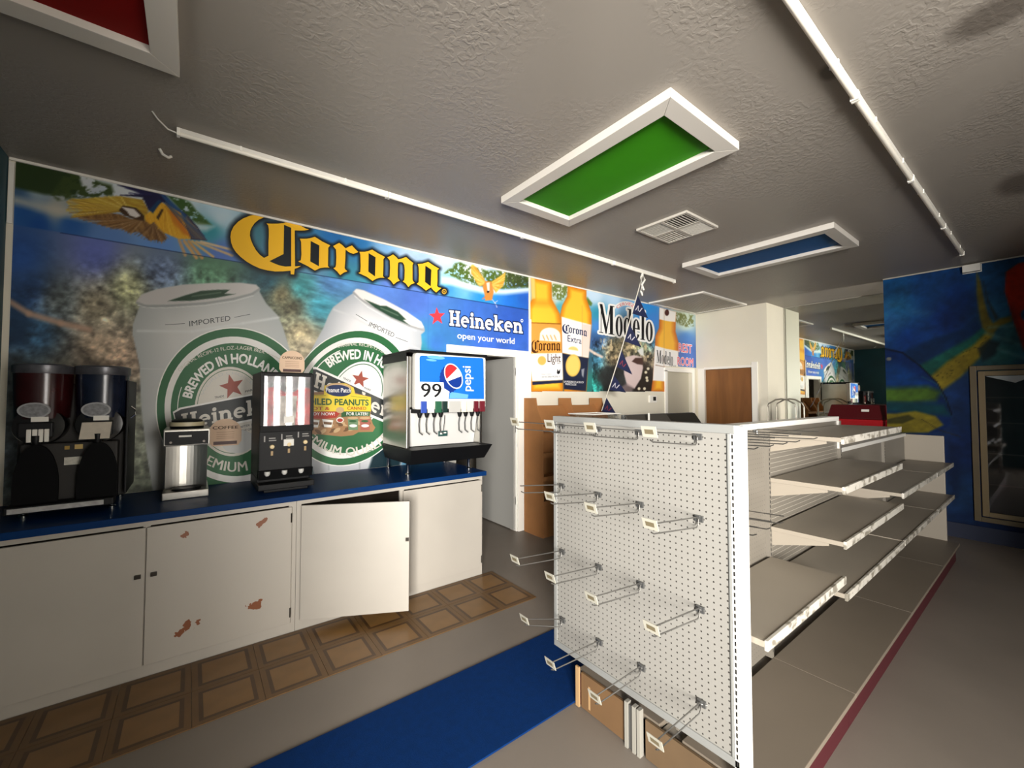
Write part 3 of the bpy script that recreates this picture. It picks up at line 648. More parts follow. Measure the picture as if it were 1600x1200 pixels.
# dark lower part of the cans near the worktop
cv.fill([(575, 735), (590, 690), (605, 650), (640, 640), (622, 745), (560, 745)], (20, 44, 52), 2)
cv.line([(95, 363.5), (828, 363.5 + 733 * .1652)], 1.1, (20, 40, 84), .85, .5)
cv.line([(669, 461), (669, 545)], .7, (50, 86, 170), .4); cv.line([(220, 576), (330, 579)], .7, (230, 230, 226), .35)
cv.line([(513.5, 640), (513.5, 735)], .8, (30, 40, 34), .5); cv.line([(562, 640), (562, 735)], .8, (30, 40, 34), .5)
grid_sheet('printed_sheet', (XL + .03, YS, .905), (3.215 - XL - .03, 0, 0), (0, 0, ZC - .018 - .905), nu, nv, cv.C, PRINT, mural, cut=(gx > 2.12) & (gz < 2.105))

# big yellow blackletter word
d = Dec()
for L in BIG:
    for l in L: d.outline(l, 2.3, 1, BLK)
    d.poly(list(L), 2, YEL)
d.ring(694, 455.5, 3.6, 4, 0, 1, .72, 2, GOLD); d.text('R', (692.6, 457.4), (695.6, 457.9), (0, -3.8), 2, GOLD, .01)
obj('lettering', d, INKS, mural, 'yellow blackletter word with a black outline')

# can labels
def slab(word):
    out = []; x = 0
    for ch in word:
        S = []; E = []
        if ch == 'H': S = [((.22, 0), (.22, 1), .23), ((.75, 0), (.75, 1), .23), ((.02, .07), (.42, .07), .14), ((.02, .93), (.42, .93), .14), ((.55, .07), (.95, .07), .14), ((.55, .93), (.95, .93), .14), ((.2, .5), (.75, .5), .16)]; w = 1.0
        if ch == 'e':
            pts = [(.38 + .27 * math.cos(t), .34 + .27 * math.sin(t)) for t in [math.radians(a) for a in range(5, 300, 20)]]
            S = [(a, b, .18) for a, b in zip(pts[:-1], pts[1:])] + [((.16, .35), (.70, .37), .11)]; E = [(p, .088) for p in pts]; w = .78
        if ch == 'i': S = [((.22, 0), (.22, .68), .21), ((.03, .06), (.41, .06), .13), ((.03, .62), (.2, .62), .13)]; E = [((.22, .87), .13)]; w = .44
        if ch == 'n':
            pts = [(.43 + .22 * math.cos(t), .38 + .22 * math.sin(t)) for t in [math.radians(a) for a in range(0, 181, 20)]]
            S = [(a, b, .18) for a, b in zip(pts[:-1], pts[1:])] + [((.2, 0), (.2, .68), .21), ((.65, 0), (.65, .4), .21), ((.03, .06), (.38, .06), .13), ((.47, .06), (.84, .06), .13), ((.03, .62), (.2, .62), .13)]; E = [(p, .09) for p in pts]; w = .88
        if ch == 'k': S = [((.2, 0), (.2, 1), .21), ((.03, .06), (.38, .06), .13), ((.03, .94), (.2, .94), .13), ((.25, .3), (.66, .62), .16), ((.36, .4), (.7, .06), .2), ((.5, .06), (.88, .06), .13), ((.5, .62), (.82, .62), .12)]; w = .9
        for a, b, t in S: out.append(((a[0] + x, a[1]), (b[0] + x, b[1]), t))
        for c, r in E: out.append(((c[0] + x, c[1]), None, r))
        x += w
    return out, x
def slab_text(d, word, p0, p1, cap, layer, m, grow=0.0):
    S, w = slab(word); ax, ay = p0; ux, uy = (p1[0] - ax) / w, (p1[1] - ay) / w; cx, cy = cap
    T = lambda p: (ax + ux * p[0] + cx * p[1], ay + uy * p[0] + cy * p[1])
    for a, b, t in S:
        if b is None:
            d.poly([T((a[0] + (t + grow) * math.cos(q * .5236) * 1.0, a[1] + (t + grow) * math.sin(q * .5236))) for q in range(12)], layer, m)
        else:
            L = math.hypot(b[0] - a[0], b[1] - a[1]); ex, ey = (b[0] - a[0]) / L, (b[1] - a[1]) / L; h = t / 2 + grow
            a2 = (a[0] - ex * grow, a[1] - ey * grow); b2 = (b[0] + ex * grow, b[1] + ey * grow)
            d.poly([T((a2[0] - ey * h, a2[1] + ex * h)), T((b2[0] - ey * h, b2[1] + ex * h)), T((b2[0] + ey * h, b2[1] - ex * h)), T((a2[0] + ey * h, a2[1] - ex * h))], layer, m)

# can one
d = Dec(); C1 = (366, 640, 121, 127, -8)
d.ring(*C1, 1.015, 1.0, 1, WHT); d.ring(*C1, 1.0, .90, 1, GRN); d.ring(*C1, .90, .82, 1, WHT); d.poly(ell(366, 640, 121 * .82, 127 * .82, -8, 64), 1, GRN)
d.ring(*C1, .735, .725, 2, WHT, 150, 215)
d.poly(ell(361, 643, 57, 70, -4, 48), 2, PALE); d.ring(361, 643, 57, 70, -4, .94, .925, 3, GRN)
d.arc('BREWED IN HOLLAND', 370, 640, 73, 73, 0, 166, 38, 14, 3, WHT, .035)
d.arc('ORIGINAL RECIPE-12 FL.OZ.-LAGER BEER', 370, 640, 114, 94, 0, 141, 68, 5.5, 3, PALE, .012);
d.ring(370, 640, 116, 96, 0, 1.01, 1.0, 3, PALE, 40, 66)
d.arc('PREMIUM QUALITY', 368, 640, 97, 97, 0, 225, 345, -15, 3, PALE, .02)
d.star(362.5, 604, 20, -14, 4, STAR, .42)
d.text('TRADE', (335, 623), (350, 620.2), (0, -3.2), 4, BLK, .01); d.text('MARK', (383, 613.5), (398, 610), (0, -3.2), 4, BLK, .01)
d.arc('WORLD CHOICE', 361, 643, 47, 58, -4, 152, 42, 4.5, 4, SILV, .0)
d.poly([(270, 643.5), (281, 637), (460, 602.5), (460, 644.5), (300, 676), (276, 672)], 5, WHT); d.poly([(272, 645.5), (283, 639.5), (460, 605), (460, 641.5), (300, 673), (278, 669.5)], 6, BAND)
slab_text(d, 'Heineken', (284, 671), (452, 637), (-1.5, -24), 7, PALE)
d.text('AFTER 1873', (375, 669), (402, 663), (0, -3.2), 4, GREY, .01); d.text('THE GRADE', (377, 675), (402, 670), (0, -3.2), 4, GREY, .01)
d.poly(ell(372, 690, 26, 18, -8, 32), 4, SILV)
d.text('IMPORTED', (296, 510), (360, 501), (-.4, -8.2), 3, GREY, .004)
for a, b in [((258, 507.5), (289, 505.5)), ((366, 496), (391, 491))]: d.stroke(a, b, .8, 3, GREY)
obj('can_label', d, INKS, mural, 'green and white label printed on the left can')
# can two (leaning right)
d = Dec(); C2 = (546, 622, 91, 109, 29)
d.ring(*C2, 1.015, 1.0, 1, WHT); d.ring(*C2, 1.0, .90, 1, GRN); d.ring(*C2, .90, .82, 1, WHT); d.poly(ell(546, 622, 91 * .82, 109 * .82, 29, 64), 1, GRN)
d.ring(*C2, .76, .745, 2, WHT, 135, 200)
d.poly(ell(556, 620, 41, 58, 26, 48), 2, I_WHT and WHT); d.ring(556, 620, 41, 58, 26, .94, .915, 3, GRN)
d.arc('BREWED IN HOLLAND', 556, 628, 67.5, 67.5, 0, 127, 14, 14, 3, WHT, .035)
d.arc('ORIGINAL RECIPE-12 FL.OZ.-LAGER BEER', 554, 630, 90, 90, 0, 107, 28, 5, 3, PALE, .012)
d.arc('PREMIUM QUALITY', 545, 622, 90, 90, 0, 208, 322, -13, 3, PALE, .02)
d.arc('A PASSION FOR QUALITY', 545, 622, 90, 90, 0, 240, 300, -4, 3, PALE, .0)
d.star(562.5, 592.6, 14, 12, 4, STAR, .42)
d.text('TRADE', (535.5, 592), (548, 597.5), (.6, -3.2), 4, BLK, .01); d.text('MARK', (569, 607.5), (579.5, 611.5), (.6, -3.2), 4, BLK, .01)
d.poly([(489, 573), (494, 573.5), (600, 621), (645, 638), (645, 676), (600, 660), (489, 613)], 5, WHT); d.poly([(489, 577), (494, 577), (600, 625), (645, 642), (645, 672), (600, 656), (489, 609)], 6, BAND)
slab_text(d, 'Heineken', (489.5, 604), (609, 654.5), (4, -23), 7, PALE)
d.text('IMPORTED', (576, 509), (614.5, 527), (2.5, -6.4), 3, GREY, .004)
for a, b in [((556, 491), (574, 502)), ((618, 527), (637, 534))]: d.stroke(a, b, .8, 3, GREY)
obj('can_label', d, INKS, mural, 'green and white label printed on the leaning right can')
# star and white words over the doorway
d = Dec(); d.star(683, 494.5, 14.5, -3, 1, RED, .42, .9)
obj('star_print', d, INKS, mural, 'red five-pointed star')
d = Dec(); slab_text(d, 'Heineken', (702, 508.5), (817.5, 521.2), (-.3, -24), 1, NAVY, .07); slab_text(d, 'Heineken', (702, 508.5), (817.5, 521.2), (-.3, -24), 2, WHT)
d.ring(815.5, 501, 2, 2.6, 0, 1, .6, 2, WHT)
obj('lettering', d, INKS, mural, 'white slab-serif word over the doorway')
d = Dec(); d.text('open your world', (714.7, 528.7), (804, 537.6), (0, -10), 2, WHT, .012)
obj('lettering', d, INKS, mural, 'small white line of words under the slab-serif word')

# ---- right sheet: bottles
mural2 = thing('wall_mural', 'printed wall mural with golden beer bottles and a reef over the grey rest room door', 'mural', (5, YW, 0))
nu, nv, gx, gz = grid_xz(3.245, 7.045, 1.60, ZC - .018, .0085)
px, py = pix_np(gx, np.full_like(gx, YS), gz); cv = Canvas(px, py, gx, gz)
P1 = lambda L: [(815 + x * .1583, 430 + y * .1583) for x, y in L]
P2 = lambda L: [(905 + x * .1417, 450 + y * .1417) for x, y in L]
cv.idw([(828, 520, 40, 80, 90), (868, 470, 214, 222, 214), (872, 478, 60, 160, 176), (872, 450, 226, 230, 216), (930, 462, 206, 228, 246), (960, 466, 190, 220, 244), (935, 490, 50, 150, 176), (935, 510, 76, 140, 214), (930, 530, 56, 90, 140), (990, 470, 150, 200, 236), (1010, 480, 40, 140, 216), (1000, 475, 40, 130, 206), (1020, 500, 56, 130, 214), (1020, 520, 60, 120, 190),
        (1025, 530, 60, 130, 170), (932, 560, 46, 90, 110), (930, 600, 44, 130, 120), (950, 590, 40, 70, 70), (960, 545, 120, 108, 80), (985, 540, 150, 134, 100), (1005, 545, 110, 120, 90), (1010, 560, 130, 112, 90), (960, 560, 160, 140, 106), (1000, 590, 40, 34, 30), (960, 600, 34, 40, 40), (1015, 600, 30, 24, 22),
        (1070, 510, 206, 224, 210), (1070, 525, 60, 120, 196), (1070, 545, 62, 100, 180), (1070, 560, 70, 110, 190), (1065, 495, 190, 200, 180)], 3.4)
reef = np.clip((py - 526) / 8, 0, 1) * (px < 1026) * (px > 925); cv.modulate(reef, 2.6, 13); cv.modulate(reef, 1.2, 40)
cv.fill(P2([(240, 560), (500, 540), (720, 600), (830, 700), (810, 870), (700, 900), (480, 830), (300, 800), (240, 700)]), (214, 192, 150), 3, .9, (16, .56, 10))
cv.fill(P2([(280, 850), (480, 870), (520, 1080), (560, 1150), (320, 1150), (180, 1000)]), (36, 34, 34), 3, .8); cv.fill(P2([(690, 780), (810, 900), (800, 1150), (600, 1150)]), (34, 24, 20), 3, .85)
cv.line(P2([(110, 680), (170, 720), (250, 760)]), 4, (228, 206, 190), .9, 1)
cv.fill(P2([(510, 760), (600, 740), (690, 760), (705, 880), (680, 1000), (610, 1110), (530, 1080), (495, 950), (490, 850)]), (206, 184, 180), 1); cv.fill(P2([(580, 810), (620, 770), (700, 770), (705, 850), (640, 840)]), (70, 44, 38), .8); cv.fill(P2([(640, 690), (705, 650), (712, 750), (680, 740)]), (220, 220, 214), .8)
cv.fill(P2([(450, 1110), (520, 1050), (600, 1100), (580, 1150), (470, 1150)]), (130, 110, 110), 2, .8)
for a in [(735, 930), (750, 1020), (745, 990), (760, 890), (660, 1110), (720, 1110)]: cv.fill(ell(905 + a[0] * .1417, 450 + a[1] * .1417, 2.2, 2.2), (220, 208, 180), .6)
# trees
cv.fill(P1([(290, 80), (460, 110), (440, 220), (400, 250), (310, 230)]), (112, 128, 62), 1.4, 1, (40, .38, 8)); cv.fill(P1([(640, 220), (690, 270), (680, 300), (650, 280)]), (90, 120, 50), 1)
cv.fill(P2([(1050, 265), (1262, 300), (1262, 420), (1180, 430), (1100, 400), (1060, 360)]), (110, 118, 66), 1.4, 1, (30, .36, 8))
cv.fill(P2([(90, 100), (145, 170), (130, 200), (100, 180)]), (96, 124, 56), 1.2)
AMB = ((208, 118, 24), (252, 196, 58))
# bottle one
BO1 = P1([(90, 20), (295, 60), (300, 240), (375, 375), (392, 500), (410, 1152), (95, 1152), (60, 760), (55, 480), (58, 330), (100, 240)])
cv.grad(BO1, AMB, 9); cv.fill(P1([(90, 20), (130, 30), (135, 230), (100, 240)]), (244, 214, 130), 1, .8); cv.fill(P1([(60, 470), (390, 482), (392, 760), (400, 775), (75, 775), (58, 600)]), (228, 158, 72), .8)
cv.line(P1([(68, 468), (388, 481)]), 1.3, (120, 64, 16)); cv.fill(P1([(105, 240), (305, 252), (330, 310), (90, 300)]), (216, 136, 34), 5, .6)
cv.fill(P1([(75, 775), (402, 768), (408, 1020), (402, 1035), (105, 1045), (92, 930)]), (244, 240, 236), .8)
cv.fill(P1([(105, 1050), (405, 1034), (406, 1062), (107, 1085)]), (34, 40, 64), .5); cv.fill(ell(859.5, 524, 16, 12, 4, 24, 0, 180) + [(843, 532), (876, 534)], (250, 240, 222), .7)
for q in range(4): cv.line([(848 + q * 6, 524), (851 + q * 6, 531)], 1.6, (214, 146, 66), .9)
cv.fill(ell(846.7, 563.5, 6.6, 7.2), (222, 178, 90), .6)
# bottle two
BO2 = P1([(455, 100), (640, 145), (640, 230), (690, 370), (692, 480), (660, 800), (640, 1152), (418, 1152), (405, 770), (385, 480), (380, 390), (400, 300), (450, 205)])
cv.grad(BO2, AMB, 8); cv.fill(P1([(395, 410), (500, 440), (685, 490), (660, 815), (560, 800), (402, 765)]), (244, 240, 234), .7); cv.fill(P1([(600, 480), (688, 492), (662, 810), (590, 800)]), (226, 190, 170), 2, .55)
cv.fill(P1([(402, 770), (660, 818), (635, 1145), (418, 1125)]), (30, 36, 58), .7); cv.fill(ell(895.4, 571, 11.6, 17.4, 4), (226, 184, 86), .7); cv.fill(ell(895.4, 571, 9.4, 15, 4), (238, 200, 104), .6); cv.fill(ell(895.5, 547.5, 8, 6, 6, 20, 0, 180), (232, 204, 120), .7)
cv.fill(P1([(590, 930), (620, 920), (610, 1010), (595, 990)]), (190, 190, 190), .7, .7)
# bottle three
BO3 = P2([(885, 215), (1068, 265), (1062, 480), (1095, 600), (1090, 870), (1060, 870), (948, 866), (948, 1152), (790, 1152), (812, 1000), (835, 640), (840, 530), (880, 440)])
cv.grad(BO3, ((196, 96, 20), (244, 182, 52)), 8); cv.fill(P2([(885, 215), (1068, 265), (1060, 375), (970, 365), (885, 345)]), (240, 236, 230), .7); cv.fill(P2([(835, 635), (960, 670), (1092, 695), (1090, 872), (945, 866), (945, 1030), (812, 1020)]), (238, 234, 230), .7)
cv.fill(ell(1042, 488.5, 3.4, 5), (70, 30, 26), .5); cv.line(P2([(845, 850), (940, 870)]), 1.2, (120, 80, 50), .7); cv.line(P2([(938, 230), (935, 860)]), .7, (150, 110, 60), .5); cv.line(P1([(598, 300), (600, 800)]), .6, (160, 120, 70), .5)
cv.line(P1([(405, 800), (412, 1150)]), .6, (120, 90, 50), .5)
# bottom edge of the sheet: only the part above the wainscot line is printed, over the door it stops at the header
below = (py > 612.3) & (px < 1040) | (py > 572 + (px - 1039) * .06) & (px >= 1039.5)
grid_sheet('printed_sheet', (3.245, YS, 1.60), (3.8, 0, 0), (0, 0, ZC - .018 - 1.60), nu, nv, cv.C, PRINT, mural2, cut=below)
# words on the bottles
ALL = [p for L in BIG for p in L[0]]
wx = [W(*p)[0] for p in ALL]; wz = [W(*p)[2] for p in ALL]; bx0, bx1 = min(wx), max(wx)
BASEZ = W(540, 430)[2]; base_slope = 0
zb = min(W(*p)[2] for p in BIG[1][0]); zt = max(W(*p)[2] for p in BIG[1][0])
def black_word(d, p0, p1, xh, layer, m):
    """the blackletter word again, its flat wall shape fitted to baseline p0->p1 with x-height vector xh (pixels)"""
    for L in BIG:
        LL = []
        for l in L:
            o = []
            for q in l:
                w = W(*q); u = (w[0] - bx0) / (bx1 - bx0); v = (w[2] - zb) / (zt - zb)
                o.append((p0[0] + (p1[0] - p0[0]) * u + xh[0] * v, p0[1] + (p1[1] - p0[1]) * u + xh[1] * v))
            LL.append(o)
        d.poly(LL, layer, m)
d = Dec(); black_word(d, (829, 549), (876, 548), (0, -13), 1, BRN); obj('lettering', d, INKS, mural2, 'brown blackletter word on the first bottle'); d = Dec(); d.text('Light', (855.5, 565.5), (876, 565.8), (0, -13), 1, BRN, .01); obj('lettering', d, INKS, mural2, 'brown words on the first bottle label'); d = Dec(); d.text('BEER', (871, 568.6), (876, 568.6), (0, -2), 1, BRN)
d.text('CERVECERIA MODELO', (845, 590.4), (875, 589.4), (0, -2.6), 1, GREY, .01); d.text('PRODUCT OF MEXICO', (846, 586), (862, 585.5), (0, -1.8), 1, GREY)
d.poly([(870, 583), (871, 576), (873, 580), (875.6, 576), (875, 583), (872, 585)], 1, BLK)
obj('label_print', d, INKS, mural2)
d = Dec(); black_word(d, (878.4, 518), (917.5, 526), (0, -9.5), 1, NAVY); obj('lettering', d, INKS, mural2, 'navy blackletter word on the second bottle'); d = Dec(); d.text('Extra', (887, 533.4), (908.6, 537.6), (0, -10), 1, NAVY, .01)
obj('lettering', d, INKS, mural2, 'small navy word on the second bottle'); d = Dec(); d.text('LA MODELO S.A DE CV', (881, 597.5), (912, 599), (0, -3), 1, WHT, .01); d.text('MEXICO, D.F.', (883.5, 601.5), (901, 602.6), (0, -3), 1, WHT, .01)
obj('label_print', d, INKS, mural2)
# tall thin serif word, black with a white glow
def ring_loops(cx, cy, ax, ay, bx, by): return [[(cx + ax * math.cos(t * .2618), cy + ay * math.sin(t * .2618)) for t in range(24)], [(cx + bx * math.cos(t * .2618), cy + by * math.sin(t * .2618)) for t in range(24)]]
def didone(word):
    out = []; x = 0
    R = lambda x0, y0, x1, y1: [[(x0, y0), (x1, y0), (x1, y1), (x0, y1)]]
    for ch in word:
        g = []
        if ch == 'M': g = [R(.10, 0, .14, 1), [[(.03, 1), (.2, 1), (.47, .18), (.44, 0), (.38, 0)]], [[(.44, 0), (.40, .06), (.66, 1), (.72, 1)]], R(.64, 0, .82, 1), R(0, 0, .24, .03), R(.56, 0, .9, .03), R(.64, .97, .9, 1)]; w = .96
        if ch == 'o': g = [ring_loops(.22, .33, .21, .35, .07, .31)]; w = .47
        if ch == 'd': g = [ring_loops(.22, .33, .21, .35, .07, .31), R(.32, 0, .46, 1), R(.24, .96, .46, 1), R(.32, 0, .52, .03)]; w = .54
        if ch == 'e':
            o = [(.22 + .21 * math.cos(t), .33 + .35 * math.sin(t)) for t in [math.radians(a) for a in range(0, 331, 15)]]; i = [(.22 + .07 * math.cos(t), .33 + .31 * math.sin(t)) for t in [math.radians(a) for a in range(330, -1, -15)]]
            g = [[o + i], R(.14, .33, .42, .37)]; w = .46
        if ch == 'l': g = [R(.07, 0, .22, 1), R(0, .97, .22, 1), R(0, 0, .28, .03)]; w = .30
        out += [[[(p[0] + x, p[1]) for p in l] for l in L] for L in g]; x += w
    return out, x
def didone_text(d, word, p0, p1, cap, layer, m, glow=None):
    G, w = didone(word); T = lambda p: (p0[0] + (p1[0] - p0[0]) * p[0] / w + cap[0] * p[1], p0[1] + (p1[1] - p0[1]) * p[0] / w + cap[1] * p[1])
    for L in G:
        LL = [[T(p) for p in l] for l in L]
        if glow: d.outline(LL[0], glow, layer, WHT); d.poly(LL[0], layer, WHT)
        d.poly(LL, layer + 1, m)
d = Dec(); didone_text(d, 'Modelo', (936, 519.5), (1021, 534), (0, -45), 1, BLK, 6)
d.ring(977.5, 494, 21, 21, 8, 1.12, .78, 1, WHT, 35, 142, 24); d.arc('CERVEZA', 978.5, 494, 17.4, 17.4, 0, 138, 36, 4.4, 4, PINK, .0)
obj('lettering', d, INKS, mural2, 'tall black serif word with a white glow')
d = Dec(); didone_text(d, 'Modelo', (1026, 566.6), (1052, 571), (0, -20), 1, BLK); d.text('Especial', (1046, 572), (1056, 573), (0, -3), 1, GREY)
obj('lettering', d, INKS, mural2, 'black word on the third bottle label')
d = Dec()
for t, a, b, c in (('REST', (1060.5, 549.3), (1081, 552), 13.2), ('ROOM', (1058.5, 570.2), (1083, 572.6), 12.6)):
    d.text(t, a, b, (0, -c), 1, WHT, .045); d.text(t, a, b, (0, -c), 2, PINK, .012)
obj('lettering', d, INKS, mural2, 'pinkish red capitals beside the alcove corner')

# ---- fish mural on the right wall
nu = int((FISH_EDGE + 1.2) / .012) + 1; nv = int((ZC - .17) / .012) + 1
I, J = np.meshgrid(np.linspace(FISH_EDGE, -1.2, nu), np.linspace(.16, ZC - .015, nv), indexing='ij'); gy, gz = I.ravel(), J.ravel()
px, py = pix_np(np.full_like(gy, XFISH), gy, gz); cv = Canvas(px, py, gy, gz)
P3 = lambda L: [(1380 + x * .1375, 400 + y * .1375) for x, y in L]
cv.idw([(1390, 445, 40, 110, 170), (1400, 480, 56, 130, 180), (1395, 495, 70, 130, 190), (1450, 450, 36, 96, 166), (1480, 500, 26, 70, 150), (1420, 530, 30, 80, 160), (1500, 470, 30, 78, 156), (1560, 440, 56, 116, 170), (1560, 480, 60, 120, 160), (1580, 520, 80, 140, 150), (1560, 555, 70, 130, 130),
        (1510, 620, 44, 80, 140), (1510, 700, 36, 64, 120), (1500, 780, 50, 90, 140), (1500, 825, 18, 40, 84), (1600, 600, 40, 80, 120), (1600, 830, 20, 44, 84), (1650, 500, 60, 120, 160), (1700, 700, 40, 80, 130)], 3)
cv.modulate(np.clip((560 - py) / 60, 0, 1) * .8 + .2, .9, 3.2)
cv.fill(P3([(20, 550), (200, 540), (320, 600), (560, 640), (500, 680), (250, 640), (30, 700)]), (96, 150, 190), 6, .5, (4, .45, 6))
# upper fish: body running to the tail
cv.fill([(1395, 560), (1420, 545), (1460, 528), (1500, 515), (1525, 500), (1535, 512), (1520, 540), (1480, 575), (1440, 600)], (20, 60, 110), 3)
cv.fill([(1430, 575), (1475, 550), (1515, 528), (1535, 512), (1545, 520), (1530, 545), (1490, 572), (1450, 590)], (40, 112, 100), 3)
cv.fill([(1440, 600), (1480, 565), (1520, 540), (1545, 515), (1553, 522), (1530, 560), (1500, 590), (1470, 612), (1450, 610)], (190, 170, 70), 3)
cv.fill([(1526, 425), (1532, 440), (1538, 470), (1545, 495), (1552, 505), (1562, 498), (1580, 494), (1580, 502), (1562, 510), (1548, 525), (1535, 512), (1530, 490), (1526, 460)], (150, 136, 60), 2.2)
cv.fill([(1555, 500), (1542, 470), (1537, 440), (1545, 470), (1560, 496)], (60, 60, 50), 2, .8)
for k in range(60):
    x = random.uniform(1450, 1545); y = 1150 - .395 * x - random.uniform(-14, 14) if False else 612 - (x - 1450) * .95 + random.uniform(-14, 10)
    cv.fill(ell(x, y, .9, .9), (90, 80, 30), .5, .8)
cv.fill([(1528, 545), (1545, 530), (1562, 535), (1555, 555), (1535, 565)], (30, 44, 50), 3, .85)
for a in ((1540, 520, 1600, 540), (1545, 512, 1590, 508), (1560, 545, 1600, 560)): cv.line([(a[0], a[1]), (a[2], a[3])], 4, (140, 190, 186), .5, 3)
# red-orange float shape at the far right
cv.fill([(1572, 425), (1590, 412), (1640, 400), (1660, 480), (1640, 560), (1600, 545), (1583, 500), (1570, 455)], (206, 62, 30), 1.5); cv.fill([(1580, 480), (1600, 520), (1640, 560), (1600, 548), (1590, 520)], (130, 34, 22), 3, .8); cv.fill(ell(1602, 492, 7, 9), (70, 110, 160), 1.5); cv.fill(ell(1603, 493, 3, 4), (16, 20, 30), 1)
# big bull fish head
HEAD = [(1340, 560), (1383, 545), (1410, 551), (1438, 572), (1464, 598), (1478, 622), (1487, 648), (1484, 664), (1470, 674), (1440, 680), (1340, 680)]
cv.fill(HEAD, (20, 58, 124), 1.6); cv.fill([(1340, 575), (1390, 562), (1425, 580), (1450, 602), (1340, 606)], (30, 92, 166), 7, .8); cv.fill([(1340, 606), (1400, 606), (1450, 604), (1470, 612), (1462, 626), (1420, 630), (1340, 628)], (104, 140, 62), 5); cv.fill([(1340, 628), (1440, 630), (1475, 632), (1486, 650), (1460, 648), (1400, 644), (1340, 642)], (24, 84, 96), 4)
cv.fill([(1340, 646), (1400, 646), (1430, 642), (1462, 650), (1474, 664), (1450, 676), (1340, 677)], (186, 170, 70), 2); cv.fill([(1385, 655), (1420, 648), (1430, 654), (1410, 662), (1385, 662)], (60, 60, 30), 1.5, .8); cv.line([(1440, 655), (1468, 672), (1500, 682)], 1.2, (70, 60, 40), .8)
cv.line([(1383, 545), (1410, 551), (1438, 572), (1464, 598), (1478, 622), (1487, 648)], 2.4, (4, 12, 28), .9, .9); cv.line([(1440, 588), (1464, 600), (1480, 630)], 1.4, (70, 140, 140), .6, 1)
cv.fill(ell(1389, 561, 4, 2.6), (206, 206, 200), .6); cv.line([(1380, 800), (1520, 815)], 6, (56, 100, 140), .4, 4)
cv.fill([(1483, 690), (1498, 700), (1500, 760), (1490, 790), (1480, 740)], (16, 40, 84), 6, .6)
cv.modulate(np.ones(len(px)), .5, 7); cv.modulate(np.ones(len(px)), .35, 22)
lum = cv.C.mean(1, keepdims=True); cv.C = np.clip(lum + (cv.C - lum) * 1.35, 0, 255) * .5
fm = thing('fish_mural', 'painted blue ocean mural of leaping green and yellow fish around the cooler door', 'mural', (XFISH, .5, 0))
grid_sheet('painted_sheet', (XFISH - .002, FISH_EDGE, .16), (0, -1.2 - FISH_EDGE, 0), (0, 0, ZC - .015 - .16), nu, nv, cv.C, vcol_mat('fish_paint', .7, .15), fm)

# ================================================================== COUNTER
YC = 3.14                                  # face of the cabinets
def chip_mat():
    """white door paint with a few worn patches where the brown board shows"""
    m = bpy.data.materials.new('chipped_white_paint'); m.use_nodes = True; nt = m.node_tree; b = nt.nodes['Principled BSDF']; b.inputs['Roughness'].default_value = .45
    tc = nt.nodes.new('ShaderNodeTexCoord'); n = nt.nodes.new('ShaderNodeTexNoise'); n.inputs['Scale'].default_value = 26; n.inputs['Detail'].default_value = 5
    nt.links.new(tc.outputs['Object'], n.inputs['Vector']); prev = None
    org = (-.19, YC, 0)
    for (x, z, rx, rz, ang) in CHIPS:
        vm = nt.nodes.new('ShaderNodeMapping'); vm.vector_type = 'TEXTURE'; vm.inputs['Location'].default_value = (x - org[0], 0, z - org[2]); vm.inputs['Rotation'].default_value = (0, ang, 0); vm.inputs['Scale'].default_value = (rx, 10, rz)
        nt.links.new(tc.outputs['Object'], vm.inputs[0])
        ln = nt.nodes.new('ShaderNodeVectorMath'); ln.operation = 'LENGTH'; nt.links.new(vm.outputs[0], ln.inputs[0])
        s = nt.nodes.new('ShaderNodeMath'); s.operation = 'MULTIPLY_ADD'; s.inputs[1].default_value = 2.6; nt.links.new(n.outputs['Fac'], s.inputs[0])
        nt.links.new(ln.outputs['Value'], s.inputs[2])
        lt = nt.nodes.new('ShaderNodeMath'); lt.operation = 'LESS_THAN'; lt.inputs[1].default_value = 2.05; nt.links.new(s.outputs[0], lt.inputs[0])
        if prev is None: prev = lt.outputs[0]
        else:
            a = nt.nodes.new('ShaderNodeMath'); a.operation = 'MAXIMUM'; nt.links.new(prev, a.inputs[0]); nt.links.new(lt.outputs[0], a.inputs[1]); prev = a.outputs[0]
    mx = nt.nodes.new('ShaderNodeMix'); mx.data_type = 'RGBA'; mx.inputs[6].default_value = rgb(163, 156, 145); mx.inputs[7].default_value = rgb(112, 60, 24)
    nt.links.new(prev, mx.inputs[0]); nt.links.new(mx.outputs[2], b.inputs['Base Color']); return m
CHIPS = []
for (x, y, rx, rz, a) in ((287, 836, .035, .028, 0), (409, 816, .045, .022, -.7), (400, 945, .05, .035, .1), (292, 981, .06, .035, -.35)):
    p = on_y(x, y, YC - .018); CHIPS.append((p[0], p[2], rx, rz, a))
LATCH = mat('dark_latch', (40, 34, 26), .4, .6)
